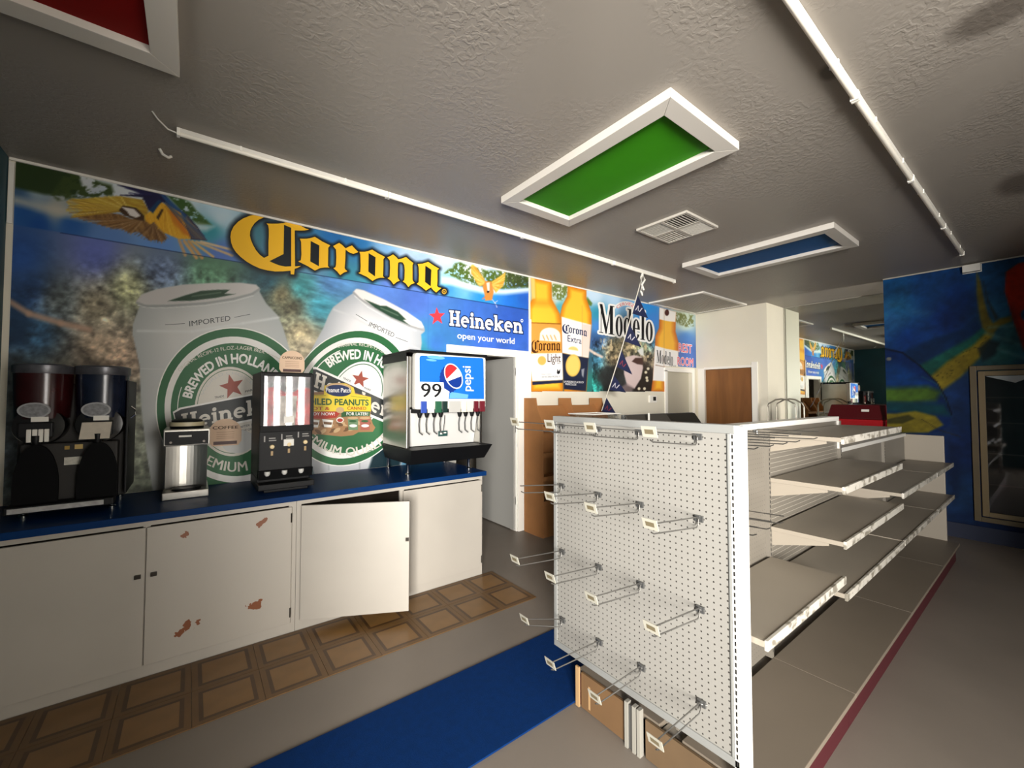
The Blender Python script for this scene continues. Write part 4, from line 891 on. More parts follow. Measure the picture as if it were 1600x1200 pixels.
def cabinet(x0, x1, label, stile):
    t = thing('base_cabinet', label, 'cabinet', ((x0 + x1) / 2, YC + .35, 0))
    b = MB(); w = .018
    b.box(x0, YC + .02, .06, x0 + w, YW - .03, .864); b.box(x1 - w, YC + .02, .06, x1, YW - .03, .864)
    b.box(x0 + w, YW - .05, .06, x1 - w, YW - .03, .864); b.box(x0 + w, YC + .02, .06, x1 - w, YW - .05, .078); b.box(x0 + w, YC + .12, .44, x1 - w, YW - .05, .458)
    obj('carcass', b, mat('shade_dark_inside', (52, 40, 28), .8), t)  # dark colour stands in for the shade inside the cabinet
    s_ = x1 if x1 > 1 else x0 - .004; obj('side_panel', B(s_ + .0003, YC + .02, .0, s_ + .004, YW - .03, .864), CABW, t)
    f = MB()
    f.box(x0, YC, .835, x1, YC + .02, .864); f.box(x0, YC, 0, x1, YC + .02, .062)
    prev = x0
    for a, bb in stile: f.box(a, YC, .062, bb, YC + .02, .835)
    obj('face_frame', f, CABW, t)
    return t
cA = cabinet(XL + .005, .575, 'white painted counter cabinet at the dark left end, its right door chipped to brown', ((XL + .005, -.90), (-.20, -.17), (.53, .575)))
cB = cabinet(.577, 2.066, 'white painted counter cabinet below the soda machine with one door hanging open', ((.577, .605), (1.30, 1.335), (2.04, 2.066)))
def door(parent, x0, x1, m, hinge_right, latch_x, z0=.07, z1=.828):
    d = obj('door', B(x0, YC - .018, z0, x1, YC - .0005, z1), m, parent, bevel=.002)
    if m.name.startswith('chipped'):
        for v in d.data.vertices: v.co += ORG[parent.name] - Vector((-.19, YC, 0))
        d.location = Vector((-.19, YC, 0)) - ORG[parent.name]; ORG[d.name] = Vector((-.19, YC, 0))
    hx = x1 - .003 if hinge_right else x0 + .003
    for z in (z0 + .07, z1 - .07):
        o = ORG[d.name]
        obj('hinge', MB().path([(hx, YC - .021, z - .03), (hx, YC - .021, z + .03)], .004, 6), LATCH, d)
    if latch_x is not None:
        l = MB(); l.box(latch_x - .014, YC - .03, .555, latch_x + .014, YC - .0185, .577); obj('latch', l, LATCH, d, bevel=.002)
    return d
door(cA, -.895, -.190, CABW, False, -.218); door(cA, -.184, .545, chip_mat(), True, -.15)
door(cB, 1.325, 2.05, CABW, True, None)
# the open door, swung 28 degrees from its left hinge
ang = -math.radians(27.5); hx, hy = .606, YC - .010
dm = MB().box(0, -.009, .07, .708, .009, .828)
ca, sa = math.cos(ang), math.sin(ang); rotp = lambda p: (hx + p[0] * ca - p[1] * sa, hy + p[0] * sa + p[1] * ca, p[2])
dm.v = [rotp(p) for p in dm.v]; dd = obj('door', dm, CABW, cB, bevel=.002)
l = MB().box(.684, -.022, .555, .706, -.0095, .577); l.v = [rotp(p) for p in l.v]; obj('latch', l, LATCH, dd)
for z in (.15, .75): obj('hinge', MB().path([(hx, hy - .006, z - .03), (hx, hy - .006, z + .03)], .004, 6), LATCH, dd)
wt = MB().box(XL + .004, YC - .035, .866, 2.09, YW - .006, .905)
obj('worktop', wt, BLUETOP, label='long dark blue laminate worktop running along the mural wall under the drink machines', cat='worktop', bevel=.004)

# ================================================================== FOUNTAIN (right end of the counter)
fo = thing('soda_fountain', 'stainless soda fountain with a lit-look blue sign panel at the right end of the counter', 'drink dispenser', (1.79, 3.55, .905))
fo['label'] = 'stainless soda fountain with a blue front sign at the right end of the counter'
fx0, fx1, fyb, fyf = 1.42, 2.17, 3.84, 3.30
b = MB()
for x in (fx0, fx1 - .03): b.box(x, fyf, 1.13, x + .03, fyb, 1.905)
b.box(fx0 + .03, fyb - .02, 1.13, fx1 - .03, fyb, 1.905); b.box(fx0 + .03, fyf + .02, 1.47, fx1 - .03, fyb - .02, 1.905)
obj('cabinet_body', b, STEEL, fo, bevel=.006)
b = MB(); b.box(fx0 + .05, 3.235, 1.455, fx1 - .0, fyf + .02, 1.93); obj('sign_box', b, WHITE, fo, bevel=.022)
b = MB(); b.hexa([(fx0 - .005, fyf - .01, 1.862), (fx1 + .005, fyf - .01, 1.905), (fx1 + .005, fyb + .01, 1.905), (fx0 - .005, fyb + .01, 1.862)], [(fx0 - .005, 3.23, 1.94), (fx1 + .005, 3.23, 1.945), (fx1 + .005, fyb + .01, 1.93), (fx0 - .005, fyb + .01, 1.93)])
b.box(fx0 - .006, 3.30, 1.85, fx0, fyb, 1.93); b = MB(); b.box(fx0 - .008, 3.228, 1.931, fx1 + .006, fyb + .01, 1.952); b.box(fx0 - .008, 3.31, 1.865, fx0 - .0005, fyb + .01, 1.931)
obj('top_cover', b, BLACK, fo, bevel=.006)
b = MB(); b.hexa([(fx0 + .032, 3.40, 1.135), (fx1 - .032, 3.40, 1.135), (fx1 - .032, 3.46, 1.135), (fx0 + .032, 3.46, 1.135)], [(fx0 + .032, 3.33, 1.455), (fx1 - .032, 3.33, 1.455), (fx1 - .032, 3.40, 1.455), (fx0 + .032, 3.40, 1.455)])
obj('splash_panel', b, mat('bright_steel', (226, 224, 218), .45, .35), fo)
b = MB(); b.hexa([(fx0 + .02, 3.26, 1.0), (fx1, 3.26, 1.0), (fx1, fyb, 1.0), (fx0 + .02, fyb, 1.0)], [(fx0 - .01, 3.17, 1.13), (fx1 + .03, 3.17, 1.13), (fx1 + .03, fyb, 1.13), (fx0 - .01, fyb, 1.13)])
obj('drip_tray', b, BLACK, fo, bevel=.006)
for x, y in ((1.447, 3.325), (2.02, 3.29), (1.465, 3.81), (2.05, 3.81)):
    obj('leg', MB().lathe((x, y, .905), [(.022, 0), (.022, .012), (.014, .02), (.014, .085), (.018, .095)], 12), CHROME, fo, smooth=True)
# sign
SY = 3.2345
class Sgn(Dec):
    fn = staticmethod(lambda x, y, layer: on_y(x, y, SY - .0006 * layer))
G = lambda L: [(640 + x * .1416, 550 + y * .1416) for x, y in L]
I_PB, I_PR, I_PN, I_LB = ink('sign_blue', (24, 102, 196)), ink('sign_red', (226, 40, 44)), ink('sign_navy', (16, 48, 124)), ink('sky_blue', (96, 160, 220))
SI = [I_PB, I_PR, I_PN, I_WHT, I_BLK, I_LB, I_GREY]
d = Sgn(); rr = []
for cx, cy, a0 in ((135, 65, 180), (790, 92, 90), (0, 0, None)):
    if a0 is not None:
        for k in range(7): w = math.radians(a0 - 15 * k); rr.append((cx + 26 * math.cos(w), cy - 26 * math.sin(w)))
d.poly(G(rr + [(822, 520), (110, 516)]), 1, 0)
for (x, y, a, q, al) in ((290, 60, 100, 20, 0), (240, 90, 60, 12, 0)): d.poly(G(ell(x, y, a, q, 6, 20)), 2, 5)
d.poly(G([(440, 510), (450, 440), (520, 450), (650, 470), (640, 512)]), 2, 5)
cap = []
for k in range(48):
    w = 2 * math.pi * k / 48; r = 1.0 + (.07 if k % 2 else 0); cap.append((440 + 105 * r * math.cos(w), 295 + 150 * r * math.sin(w)))
d.poly(G(cap), 3, 2)
LG = (484, 266, 92, 148, -24)
d.poly(G(ell(*LG, 40)), 4, 3)
d.poly(G(ell(484, 266, 82, 136, -24, 40)), 5, 3)
cut = lambda f: [p for p in ell(484, 266, 82, 136, -24, 96) if f(p)]
red = [p for p in ell(484, 266, 82, 136, -24, 96) if (p[1] < 305 - (p[0] - 408) * .95)]
red = sorted(red, key=lambda p: math.atan2(p[1] - 230, p[0] - 450))
d.poly(G([p for p in red] ), 6, 1)
nav = [p for p in ell(484, 266, 82, 136, -24, 96) if p[1] > 318 - max(0, (p[0] - 520)) * 1.1]
nav = sorted(nav, key=lambda p: math.atan2(p[1] - 345, p[0] - 510)); d.poly(G(nav), 6, 2)
d.poly(G([(112, 330), (375, 336), (380, 400), (440, 438), (430, 516), (112, 512)]), 3, 3)
a, b_ = G([(128, 497), (350, 499)]); d.text('99', a, b_, (0, -21.5), 4, 4, .012)
# word reading upwards
p0, p1 = G([(678, 430), (672, 160)]); A, Bq = d.fn(*p0, 4), d.fn(*p1, 4); text_fit(d, 'pepsi', A, Bq, Vector((-.085, 0, 0)), 3, .01)
obj('sign_print', d, SI, fo, 'blue sign panel with a red white and navy round mark')
# flavour tags, nozzles and levers
tags = [((120, 185), (44, 70, 150)), ((195, 268), (196, 194, 190)), ((278, 350), (36, 84, 60)), ((356, 415), (24, 44, 40)), ((430, 558), (170, 168, 162)), ((566, 622), (226, 218, 186)), ((628, 694), (204, 196, 180)), ((704, 756), (92, 24, 34)), ((766, 826), (96, 28, 36))]
for k, ((a, c), col) in enumerate(tags):
    p, q = on_y(640 + a * .1416, 632, SY)[0], on_y(640 + c * .1416, 632, SY)[0]
    obj('flavour_tag', B(p, SY - .012, 1.462 - .035, q, SY - .0005, 1.525), mat('tag_%d' % k, col, .35), fo, bevel=.004)
    if k != 4:
        xm = (p + q) / 2 - .01
        nz = obj('nozzle', MB().lathe((xm, 3.285, 1.385), [(.012, 0), (.018, .02), (.022, .035), (.024, .07)], 12), BLACK, fo, smooth=True)
        obj('lever', MB().path([(xm, 3.285, 1.385), (xm, 3.30, 1.33), (xm + .012, 3.315, 1.26), (xm + .03, 3.29, 1.24)], .006, 6), GREYM, fo)
obj('nozzle_bar', B(fx0 + .05, 3.26, 1.425, fx1 - .02, 3.33, 1.455), BLACK, fo)
k = MB(); xk = on_y(694, 650, 3.30)[0]; k.path([(xk, 3.29, 1.40), (xk + .002, 3.30, 1.33), (xk, 3.315, 1.265)], .003, 5); obj('key_cord', k, BLACK, fo)
k = MB().box(xk - .045, 3.318, 1.215, xk + .045, 3.328, 1.262); kt = obj('key_tag', k, mat('teal_tag', (30, 66, 62), .4), fo, bevel=.006)
obj('tag_mark', fan((xk - .03, 3.316, 1.232, xk - .008, 3.3178, 1.246), (xk + .006, 3.316, 1.240, xk + .03, 3.3178, 1.250)), WHITE, kt)

# ================================================================== CAPPUCCINO MACHINE
ca = thing('cappuccino_machine', 'black upright powder drink machine with a lit red front window on the counter', 'drink dispenser', (.545, 3.55, .905))
ca['label'] = 'black upright hot drink machine with a glossy red front panel on the counter'
x0, x1, yf, yb = .372, .708, 3.30, 3.80
b = MB(); b.box(x0, yf + .03, .99, x1, yb, 1.735); b.box(x0, yf + .10, .905, x1, yb, .99); obj('housing', b, BLACK, ca, bevel=.008)
b = MB(); b.box(x0 - .006, yf - .02, .925, x1 + .006, yf + .12, .965); b.box(x0 + .03, yf, .905, x1 - .03, yf + .1, .925); obj('drip_tray', b, BLACK, ca, bevel=.006)
fr = MB(); z0, z1 = 1.36, 1.725
fr.box(x0, yf, z0, x0 + .022, yf + .03, z1); fr.box(x1 - .022, yf, z0, x1, yf + .03, z1); fr.box(x0 + .022, yf, z1 - .02, x1 - .022, yf + .03, z1); fr.hexa([(x0, yf, 1.318), (x1, yf, 1.318), (x1, yf + .03, 1.318), (x0, yf + .03, 1.318)], [(x0, yf - .006, 1.36), (x1, yf - .006, 1.36), (x1, yf + .03, 1.36), (x0, yf + .03, 1.36)])
obj('window_frame', fr, BLACK, ca, bevel=.003)
gp = mat('glossy_red_graphic', (150, 16, 24), .08, var=.5, vscale=7)
# printed panel: grey cup photo in the middle, red sides
nu_, nv_ = 60, 70
I, J = np.meshgrid(np.linspace(0, 1, nu_), np.linspace(0, 1, nv_), indexing='ij'); u, v = I.ravel(), J.ravel(); C = np.zeros((len(u), 3)); C[:] = (150, 18, 28)
n_ = fbm(u * 5, v * 6); C *= (.6 + .8 * n_)[:, None]
top = v > .72 + .06 * np.sin(u * 9); C[top] = np.array([90, 84, 86]) * (.5 + n_[top])[:, None]
cup = (np.abs(u - .5) < .17 + .05 * v) & (v < .6); C[cup] = np.array([150, 138, 124]) * (.5 + .8 * n_[cup])[:, None]
grid_sheet('front_graphic', (x0 + .022, yf + .018, z0), (x1 - x0 - .044, 0, 0), (0, 0, z1 - z0 - .02), nu_, nv_, C, vcol_mat('graphic_gloss', .25, .4), ca)
obj('front_glass', B(x0 + .022, yf + .010, z0, x1 - .022, yf + .014, z1 - .02), glass_mat('clear_gloss', gloss=.05), ca)
b = MB(); b.box(.545 - .03, yf + .004, 1.378, .545 + .035, yf + .009, 1.425); obj('price_label', b, WHITE, ca)
for i, xx in enumerate((.43, .535, .64)):
    z = 1.215 + .01 * i
    bt = MB().lathe((xx + .02, yf + .03, z), [(.015, 0), (.015, -.008), (.012, -.012)], 12, axis='y'); obj('button', bt, mat('cream_button', (214, 190, 140), .4), ca, smooth=True)
    obj('indicator', B(xx + .012, yf + .022, z - .06, xx + .026, yf + .031, z - .03), mat('brass_indicator', (150, 120, 70), .4), ca)
    obj('printed_mark', fan((xx - .03, yf + .0285, z + .035, xx - .022, yf + .0299, z + .075), (xx, yf + .0285, z + .055, xx + .04, yf + .0299, z + .062), (xx, yf + .0285, z + .04, xx + .045, yf + .0299, z + .046)), mat('pale_print', (150, 146, 140), .5), ca)
    nz = MB().lathe((xx - .01, yf + .0, 1.02), [(.010, 0), (.018, .012), (.018, .03)], 12); obj('nozzle', nz, mat('pale_plastic', (200, 198, 192), .35), ca, smooth=True)
b = MB(); b.box(.52, yf + .02, 1.215, .585, yf + .029, 1.262); obj('paper_note', b, WHITE, ca, bevel=.003)
b = MB(); b.hexa([(x0, yf + .03, .99), (x1, yf + .03, .99), (x1, yf + .1, .99), (x0, yf + .1, .99)], [(x0, yf + .0, 1.055), (x1, yf + .0, 1.055), (x1, yf + .1, 1.055), (x0, yf + .1, 1.055)]); obj('nozzle_hood', b, BLACK, ca)

# round-topped cards
TAN = mat('tan_card', (222, 190, 160), .6, var=.04); DBR = ink('card_brown', (70, 34, 30))
def card(cx, y, z0, w, h, word, label, tilt=0.0):
    t = thing('price_card', label, 'sign', (cx, y, z0)); r = w / 2
    pts = [(cx - r, y, z0 + .16 * h), (cx - .8 * r, y, z0), (cx + .8 * r, y, z0), (cx + r, y, z0 + .16 * h), (cx + r, y, z0 + h - r)] + [(cx + r * math.cos(a), y, z0 + h - r + r * math.sin(a)) for a in [math.pi * k / 14 for k in range(1, 14)]] + [(cx - r, y, z0 + h - r)]
    obj('card', MB().prism(pts, (0, .004, 0)), TAN, t)
    b = MB(); n = Vector((0, -.0012, 0)); text_fit(b, word, Vector((cx - r * .78, y, z0 + h * .62)) + n, Vector((cx + r * .78, y, z0 + h * .62)) + n, Vector((0, 0, h * .11)), 0, .02)
    obj('lettering', b, DBR, t)
    b = MB(); b.box(cx - .72 * r, y - .0015, z0 + .05 * h, cx + .72 * r, y - .0003, z0 + .17 * h); obj('footer_print', b, DBR, t)
    obj('line_print', fan(*[(cx - .55 * r, y - .0012, z0 + h * q, cx + .55 * r, y - .0003, z0 + h * q + .003) for q in (.5, .42, .34, .27)]), mat('card_print', (176, 140, 116), .6), t)
    return t
card(.582, 3.42, 1.736, .166, .165, 'CAPPUCCINO', 'round-topped tan card standing on top of the black hot drink machine')
cd = card(.21, YS - .012, 1.19, .205, .205, 'COFFEE', 'round-topped tan coffee card fixed to the mural beside the stainless brewer')

# ================================================================== COFFEE BREWER
co = thing('coffee_brewer', 'small stainless coffee brewer with an empty warmer plate on the blue counter', 'coffee maker', (-.02, 3.6, .905))
x0, x1, yf, yb = -.138, .102, 3.44, 3.86
b = MB(); b.box(x0 + .008, 3.60, .955, x1 - .008, yb - .02, 1.25); obj('back_column', b, STEEL, co, bevel=.01)
b = MB(); b.box(x0, yf, 1.245, x1, yb - .02, 1.352); hd = obj('head', b, STEEL, co, bevel=.006)
b = MB(); b.box(x0 + .008, yf - .004, 1.252, x1 - .008, yf - .0003, 1.338); obj('control_panel', b, BLACK, co, bevel=.002)
obj('panel_label', B(-.06, yf - .006, 1.302, .005, yf - .0045, 1.313), WHITE, co)
for x in (-.10, .07): obj('indicator_light', MB().lathe((x, yf - .004, 1.27), [(.007, 0), (.007, -.005)], 10, axis='y'), mat('grey_button', (150, 140, 130), .4), co)
b = MB(); b.box(x0, yf, .905, x1, yb - .02, .952); obj('base', b, STEEL, co, bevel=.005)
obj('warmer_plate', MB().lathe((-.015, 3.535, .952), [(.078, 0), (.078, .010), (.07, .014), (.05, .010)], 28), BLACK, co, smooth=True)
# curved steel splash guard in front of the column
g = MB(); N = 12
ps = [(x0 + .01 + (x1 - x0 - .02) * k / N, 3.565 + .03 * math.sin(math.pi * k / N)) for k in range(N + 1)]
for (a, b_) in zip(ps[:-1], ps[1:]): g.add([(a[0], a[1], .953), (b_[0], b_[1], .953), (b_[0], b_[1], 1.246), (a[0], a[1], 1.246)], [(0, 1, 2, 3)])
obj('splash_guard', g, STEEL, co, smooth=True)
obj('lower_ring', MB().lathe((-.02, 3.57, 1.352), [(.088, 0), (.092, .008), (.088, .016), (.04, .018)], 28), BLACK, co, smooth=True)
obj('basket_band', MB().lathe((-.02, 3.57, 1.368), [(.094, 0), (.094, .026)], 28), mat('cream_band', (196, 184, 150), .4), co, smooth=True)
obj('lid', MB().lathe((-.02, 3.57, 1.394), [(.082, 0), (.085, .01), (.07, .018), (.02, .022)], 28), BLACK, co, smooth=True)

# ================================================================== TWIN FROZEN-DRINK MACHINE
sl = thing('slush_machine', 'dark twin-barrel frozen drink machine with two clear bowls at the left end of the counter', 'drink dispenser', (-.54, 3.6, .905))
x0, x1, yf, yb = -.765, -.315, 3.40, 3.86
SGREY = mat('slush_grey', (46, 44, 42), .55, spec=.2)
b = MB(); b.box(x0 + .03, yf + .03, .96, x1 - .03, 3.52, 1.30); b.box(x0, 3.52, .96, x1, yb, 1.64); obj('housing', b, SGREY, sl, bevel=.01)
b = MB(); b.box(x1 - .0, 3.44, .98, x1 + .012, yb, 1.66); obj('side_panel', b, BLACK, sl, bevel=.004)
obj('handle', MB().path([(x1 + .014, 3.545, 1.43), (x1 + .034, 3.545, 1.45), (x1 + .036, 3.545, 1.48), (x1 + .014, 3.545, 1.50)], .005, 8), CHROME, sl)
b = MB(); b.box(x0 + .005, yf - .09, .945, x1 - .03, yf + .04, .985); obj('drip_tray', b, BLACK, sl, bevel=.006)
obj('tray_strip', B(x0 + .02, yf - .094, .952, x1 - .07, yf - .0905, .978), mat('pale_strip', (150, 148, 146), .4, var=.3, vscale=40), sl)
for x, y in ((x0 + .05, 3.44), (x1 - .05, 3.44), (x0 + .05, 3.8), (x1 - .05, 3.8)): obj('leg', MB().lathe((x, y, .905), [(.02, 0), (.02, .01), (.013, .016), (.013, .055)], 12), CHROME, sl, smooth=True)
BOWL = glass_mat('smoky_bowl', (.5, .5, .5), .10)
for k, (cx, tint) in enumerate(((-.665, (40, 11, 12)), (-.425, (20, 25, 38)))):
    # hopper with lid band
    obj('hopper', MB().lathe((cx, 3.50, 1.53), [(.108, -.09), (.114, .02), (.118, .16)], 24), mat('hopper_%d' % k, tint, .2, var=.6, vscale=9), sl, smooth=True)
    ld = obj('lid', MB().lathe((cx, 3.50, 1.69), [(.122, 0), (.124, .004), (.124, .045), (.118, .05), (.10, .055)], 28), mat('lid_band', (70, 70, 74), .3, .3, var=.5, vscale=24), sl, smooth=True)
    # horizontal clear barrel, front face
    obj('barrel', MB().lathe((cx, 3.53, 1.40), [(.105, 0), (.105, -.10), (.10, -.115), (.05, -.122)], 28, axis='y'), mat('barrel_smoke', (20, 19, 19), .15, spec=.3), sl, smooth=True)
    obj('faceplate', MB().box(cx - .07, 3.375, 1.34, cx + .06, 3.41, 1.42), BLACK, sl, bevel=.006)
    ov = MB(); P = [(cx - .01 + .062 * math.cos(t * .2618), 3.368, 1.487 + .042 * math.sin(t * .2618)) for t in range(24)]; ov.prism(P, (0, .02, 0)); bd = obj('badge', ov, mat('badge_silver', (150, 150, 150), .35, .2), sl)
    ov = MB(); P = [(cx - .01 + .054 * math.cos(t * .2618), 3.3665, 1.487 + .035 * math.sin(t * .2618)) for t in range(24)]; ov.prism(P, (0, .001, 0)); obj('badge_print', ov, mat('badge_print', (96, 96, 98), .4, var=.6, vscale=60), bd)
    obj('selector_card', B(cx - .02, 3.366, 1.425, cx + .045, 3.3745, 1.452), WHITE, sl)
    if k == 0: obj('cup_holder', fan(*[(cx - .035 + q * .022, 3.362, 1.315, cx - .017 + q * .022, 3.374, 1.385) for q in range(4)]), WHITE, sl, bevel=.003)
    else:
        m = MB(); m.hexa([(cx - .075, 3.358, 1.32), (cx + .05, 3.358, 1.32), (cx + .05, 3.362, 1.32), (cx - .075, 3.362, 1.32)], [(cx - .065, 3.366, 1.415), (cx + .058, 3.366, 1.415), (cx + .058, 3.374, 1.415), (cx - .065, 3.374, 1.415)]); obj('paper_note', m, mat('note_paper', (186, 176, 160), .7, var=.08, vscale=30), sl)
    # arched black splash shield
    P = [(cx - .075 + .0, 3.365, .985)] + [(cx + .005 - .085 * math.cos(a), 3.365, 1.08 + .22 * math.sin(a)) for a in [math.pi * q / 16 for q in range(17)]] + [(cx + .09, 3.365, .985)]
    P[0] = (cx - .08, 3.365, .985); obj('splash_shield', MB().prism(P, (0, .02, 0)), mat('shield_black', (5, 5, 6), .7, spec=.1), sl)
    obj('spout', MB().lathe((cx + .0, 3.375, 1.30), [(.014, 0), (.02, .02), (.02, .05)], 12), BLACK, sl, smooth=True)
obj('lock', B(-.565, 3.424, 1.262, -.545, 3.4298, 1.282), HINGE, sl); obj('small_label', B(-.525, 3.424, 1.262, -.492, 3.4298, 1.288), mat('amber_label', (190, 160, 90), .4), sl)
obj('serial_label', B(-.565, 3.424, 1.175, -.495, 3.4298, 1.218), mat('serial_paper', (176, 172, 160), .5, var=.2, vscale=60), sl)
# side carton poster behind the machine
nu_, nv_ = 30, 40
# boiled peanuts poster on the mural
po = thing('wall_poster', 'small yellow and green peanut advertising sticker on the mural between the two drink machines', 'poster', (.95, YS, 1.3))
I_Y2, I_RB, I_DG2, I_BR2 = ink('poster_yellow', (234, 206, 60)), ink('poster_red', (176, 52, 34)), ink('poster_green', (40, 88, 44)), ink('peanut', (166, 124, 84))
PI = [I_Y2, I_RB, I_DG2, I_BR2, I_WHT, I_NAVY, I_BLK, I_GOLD, ink('can_green', (110, 140, 104)), ink('can_red', (170, 96, 84)), ink('peanut_dark', (112, 80, 50)), ink('peanut_pale', (200, 168, 126))]
D3 = lambda L: [(480 + x * .1333, 580 + y * .1333) for x, y in L]
d = Dec(); LY = 10
d.poly(D3([(0, 250), (190, 240), (200, 180), (270, 145), (370, 135), (470, 145), (545, 190), (565, 255), (745, 300), (748, 470), (740, 530), (770, 620), (800, 660), (770, 710), (600, 715), (540, 750), (400, 765), (200, 745), (0, 730)]), LY, 3)
d.poly(D3([(0, 280), (195, 275), (205, 170), (290, 145), (450, 145), (545, 195), (560, 265), (748, 305), (748, 470), (0, 472)]), LY + 1, 0)
d.poly(D3([(0, 474), (400, 474), (340, 545), (180, 560), (0, 550)]), LY + 1, 1); d.poly(D3([(400, 474), (740, 474), (730, 525), (470, 530), (400, 540)]), LY + 1, 2)
for k in range(26):
    x = 20 + (k * 137) % 740; y = 590 + (k * 53) % 130; d.poly(D3(ell(x, y, 46, 22, (k * 41) % 70 - 35, 12)), LY + 2, (11, 3, 10)[k % 3])
for cx, m in ((240, 11), (80, 11)): d.poly(D3([(cx - 66, 560), (cx + 66, 575), (cx + 44, 660), (cx - 40, 655)]), LY + 3, 4); d.poly(D3([(cx - 50, 590), (cx + 52, 600), (cx + 44, 630), (cx - 44, 622)]), LY + 4, 10)
for cx, m in ((535, 8), (675, 9)): d.poly(D3([(cx - 60, 545), (cx + 62, 545), (cx + 58, 690), (cx - 50, 690)]), LY + 3, m); d.poly(D3(ell(cx, 550, 62, 16, 0, 16)), LY + 4, 11); d.poly(D3(ell(cx, 585, 44, 14, 0, 16)), LY + 4, 2); d.poly(D3(ell(cx + 4, 640, 46, 18, 0, 16)), LY + 4, 4)
d.poly(D3(ell(365, 190, 150, 45, 3, 28)), LY + 2, 11); d.poly(D3(ell(365, 228, 155, 68, 4, 28)), LY + 3, 5); d.text('Peanut Patch', D3([(222, 245)])[0], D3([(512, 250)])[0], (0, -7.0), LY + 4, 4, .02)
a = D3([(-55, 388), (718, 402), (-10, 455), (262, 455), (472, 452), (692, 454), (-30, 517), (322, 519), (462, 517), (712, 519)])
d.text('BOILED PEANUTS', a[0], a[1], (0, -9.6), LY + 2, 2, .032); d.text('HOT &', a[2], a[3], (0, -5.0), LY + 2, 1, .02); d.text('CANNED', a[4], a[5], (0, -5.0), LY + 2, 1, .02)
d.text('READY NOW!', a[6], a[7], (0, -4.8), LY + 5, 4, .02); d.text('FOR LATER!', a[8], a[9], (0, -4.8), LY + 5, 4, .02)
for p, q in (((30, 285), (220, 285)), ((510, 292), (705, 314))): d.stroke(D3([p])[0], D3([q])[0], .5, LY + 2, 2)
d.poly(D3(ell(385, 455, 48, 36, 0, 20)), LY + 3, 11); d.poly(D3(ell(385, 572, 44, 32, 0, 20)), LY + 5, 4); d.poly(D3(ell(385, 574, 34, 22, 0, 20)), LY + 6, 1)
obj('print', d, PI, po)

# ================================================================== GONDOLA SHELVING
def peg_mat(name, pitch, r, c=(131, 128, 121), axes='YZ', off=(0, 0)):
    m = bpy.data.materials.new(name); m.use_nodes = True; nt = m.node_tree; b = nt.nodes['Principled BSDF']; b.inputs['Roughness'].default_value = .5
    tc = nt.nodes.new('ShaderNodeTexCoord'); sp = nt.nodes.new('ShaderNodeSeparateXYZ'); nt.links.new(tc.outputs['Object'], sp.inputs[0])
    sq = []
    for k, ax in enumerate(axes):
        a = nt.nodes.new('ShaderNodeMath'); a.operation = 'ADD'; a.inputs[1].default_value = 100 * pitch + off[k]; nt.links.new(sp.outputs[ax], a.inputs[0])
        f = nt.nodes.new('ShaderNodeMath'); f.operation = 'MODULO'; f.inputs[1].default_value = pitch; nt.links.new(a.outputs[0], f.inputs[0])
        s = nt.nodes.new('ShaderNodeMath'); s.operation = 'SUBTRACT'; s.inputs[1].default_value = pitch / 2; nt.links.new(f.outputs[0], s.inputs[0])
        p = nt.nodes.new('ShaderNodeMath'); p.operation = 'POWER'; p.inputs[1].default_value = 2; nt.links.new(s.outputs[0], p.inputs[0]); sq.append(p)
    ad = nt.nodes.new('ShaderNodeMath'); ad.operation = 'ADD'; nt.links.new(sq[0].outputs[0], ad.inputs[0]); nt.links.new(sq[1].outputs[0], ad.inputs[1])
    lt = nt.nodes.new('ShaderNodeMath'); lt.operation = 'LESS_THAN'; lt.inputs[1].default_value = r * r; nt.links.new(ad.outputs[0], lt.inputs[0])
    mx = nt.nodes.new('ShaderNodeMix'); mx.data_type = 'RGBA'; mx.inputs[6].default_value = rgb(*c); mx.inputs[7].default_value = rgb(44, 40, 36)
    nt.links.new(lt.outputs[0], mx.inputs[0]); nt.links.new(mx.outputs[2], b.inputs['Base Color']); return m
DECK = mat('deck_enamel', (108, 98, 85), 0.5, var=0.05, vscale=3)
GX0, GX1, GX2, GX3, GX4 = 1.60, 2.49, 3.71, 4.93, 5.83
SPY = .985; FRY = .65; HH, HL = 1.42, 1.19
go = thing('gondola_shelving', 'long white metal gondola shelving with a pegboard end panel facing the counter', 'shelving', (3.7, 1.1, 0))
PEG = peg_mat('pegboard_white', .0254, .0033, off=(.004, .008))
obj('pegboard_panel', B(1.562, .745, .275, 1.578, 1.645, 1.425), PEG, go)
f = MB(); f.box(1.552, .715, 1.425, 1.60, 1.668, 1.457); f.box(1.556, .715, .245, 1.60, 1.668, .275); f.box(1.556, 1.645, .275, 1.60, 1.668, 1.425); f.box(1.556, .735, .275, 1.60, .745, 1.425)
obj('end_frame', f, mat('frame_enamel', (126, 126, 122), .4), go, bevel=.003)
obj('corner_post', B(1.556, .69, .0, 1.598, .7345, 1.455), ENDW, go, bevel=.002)
s = MB()
for k in range(56): s.box(1.5545, .722, .06 + k * .0245, 1.5565, .727, .075 + k * .0245)
obj('post_slots', s, DARK, go, kind='stuff')
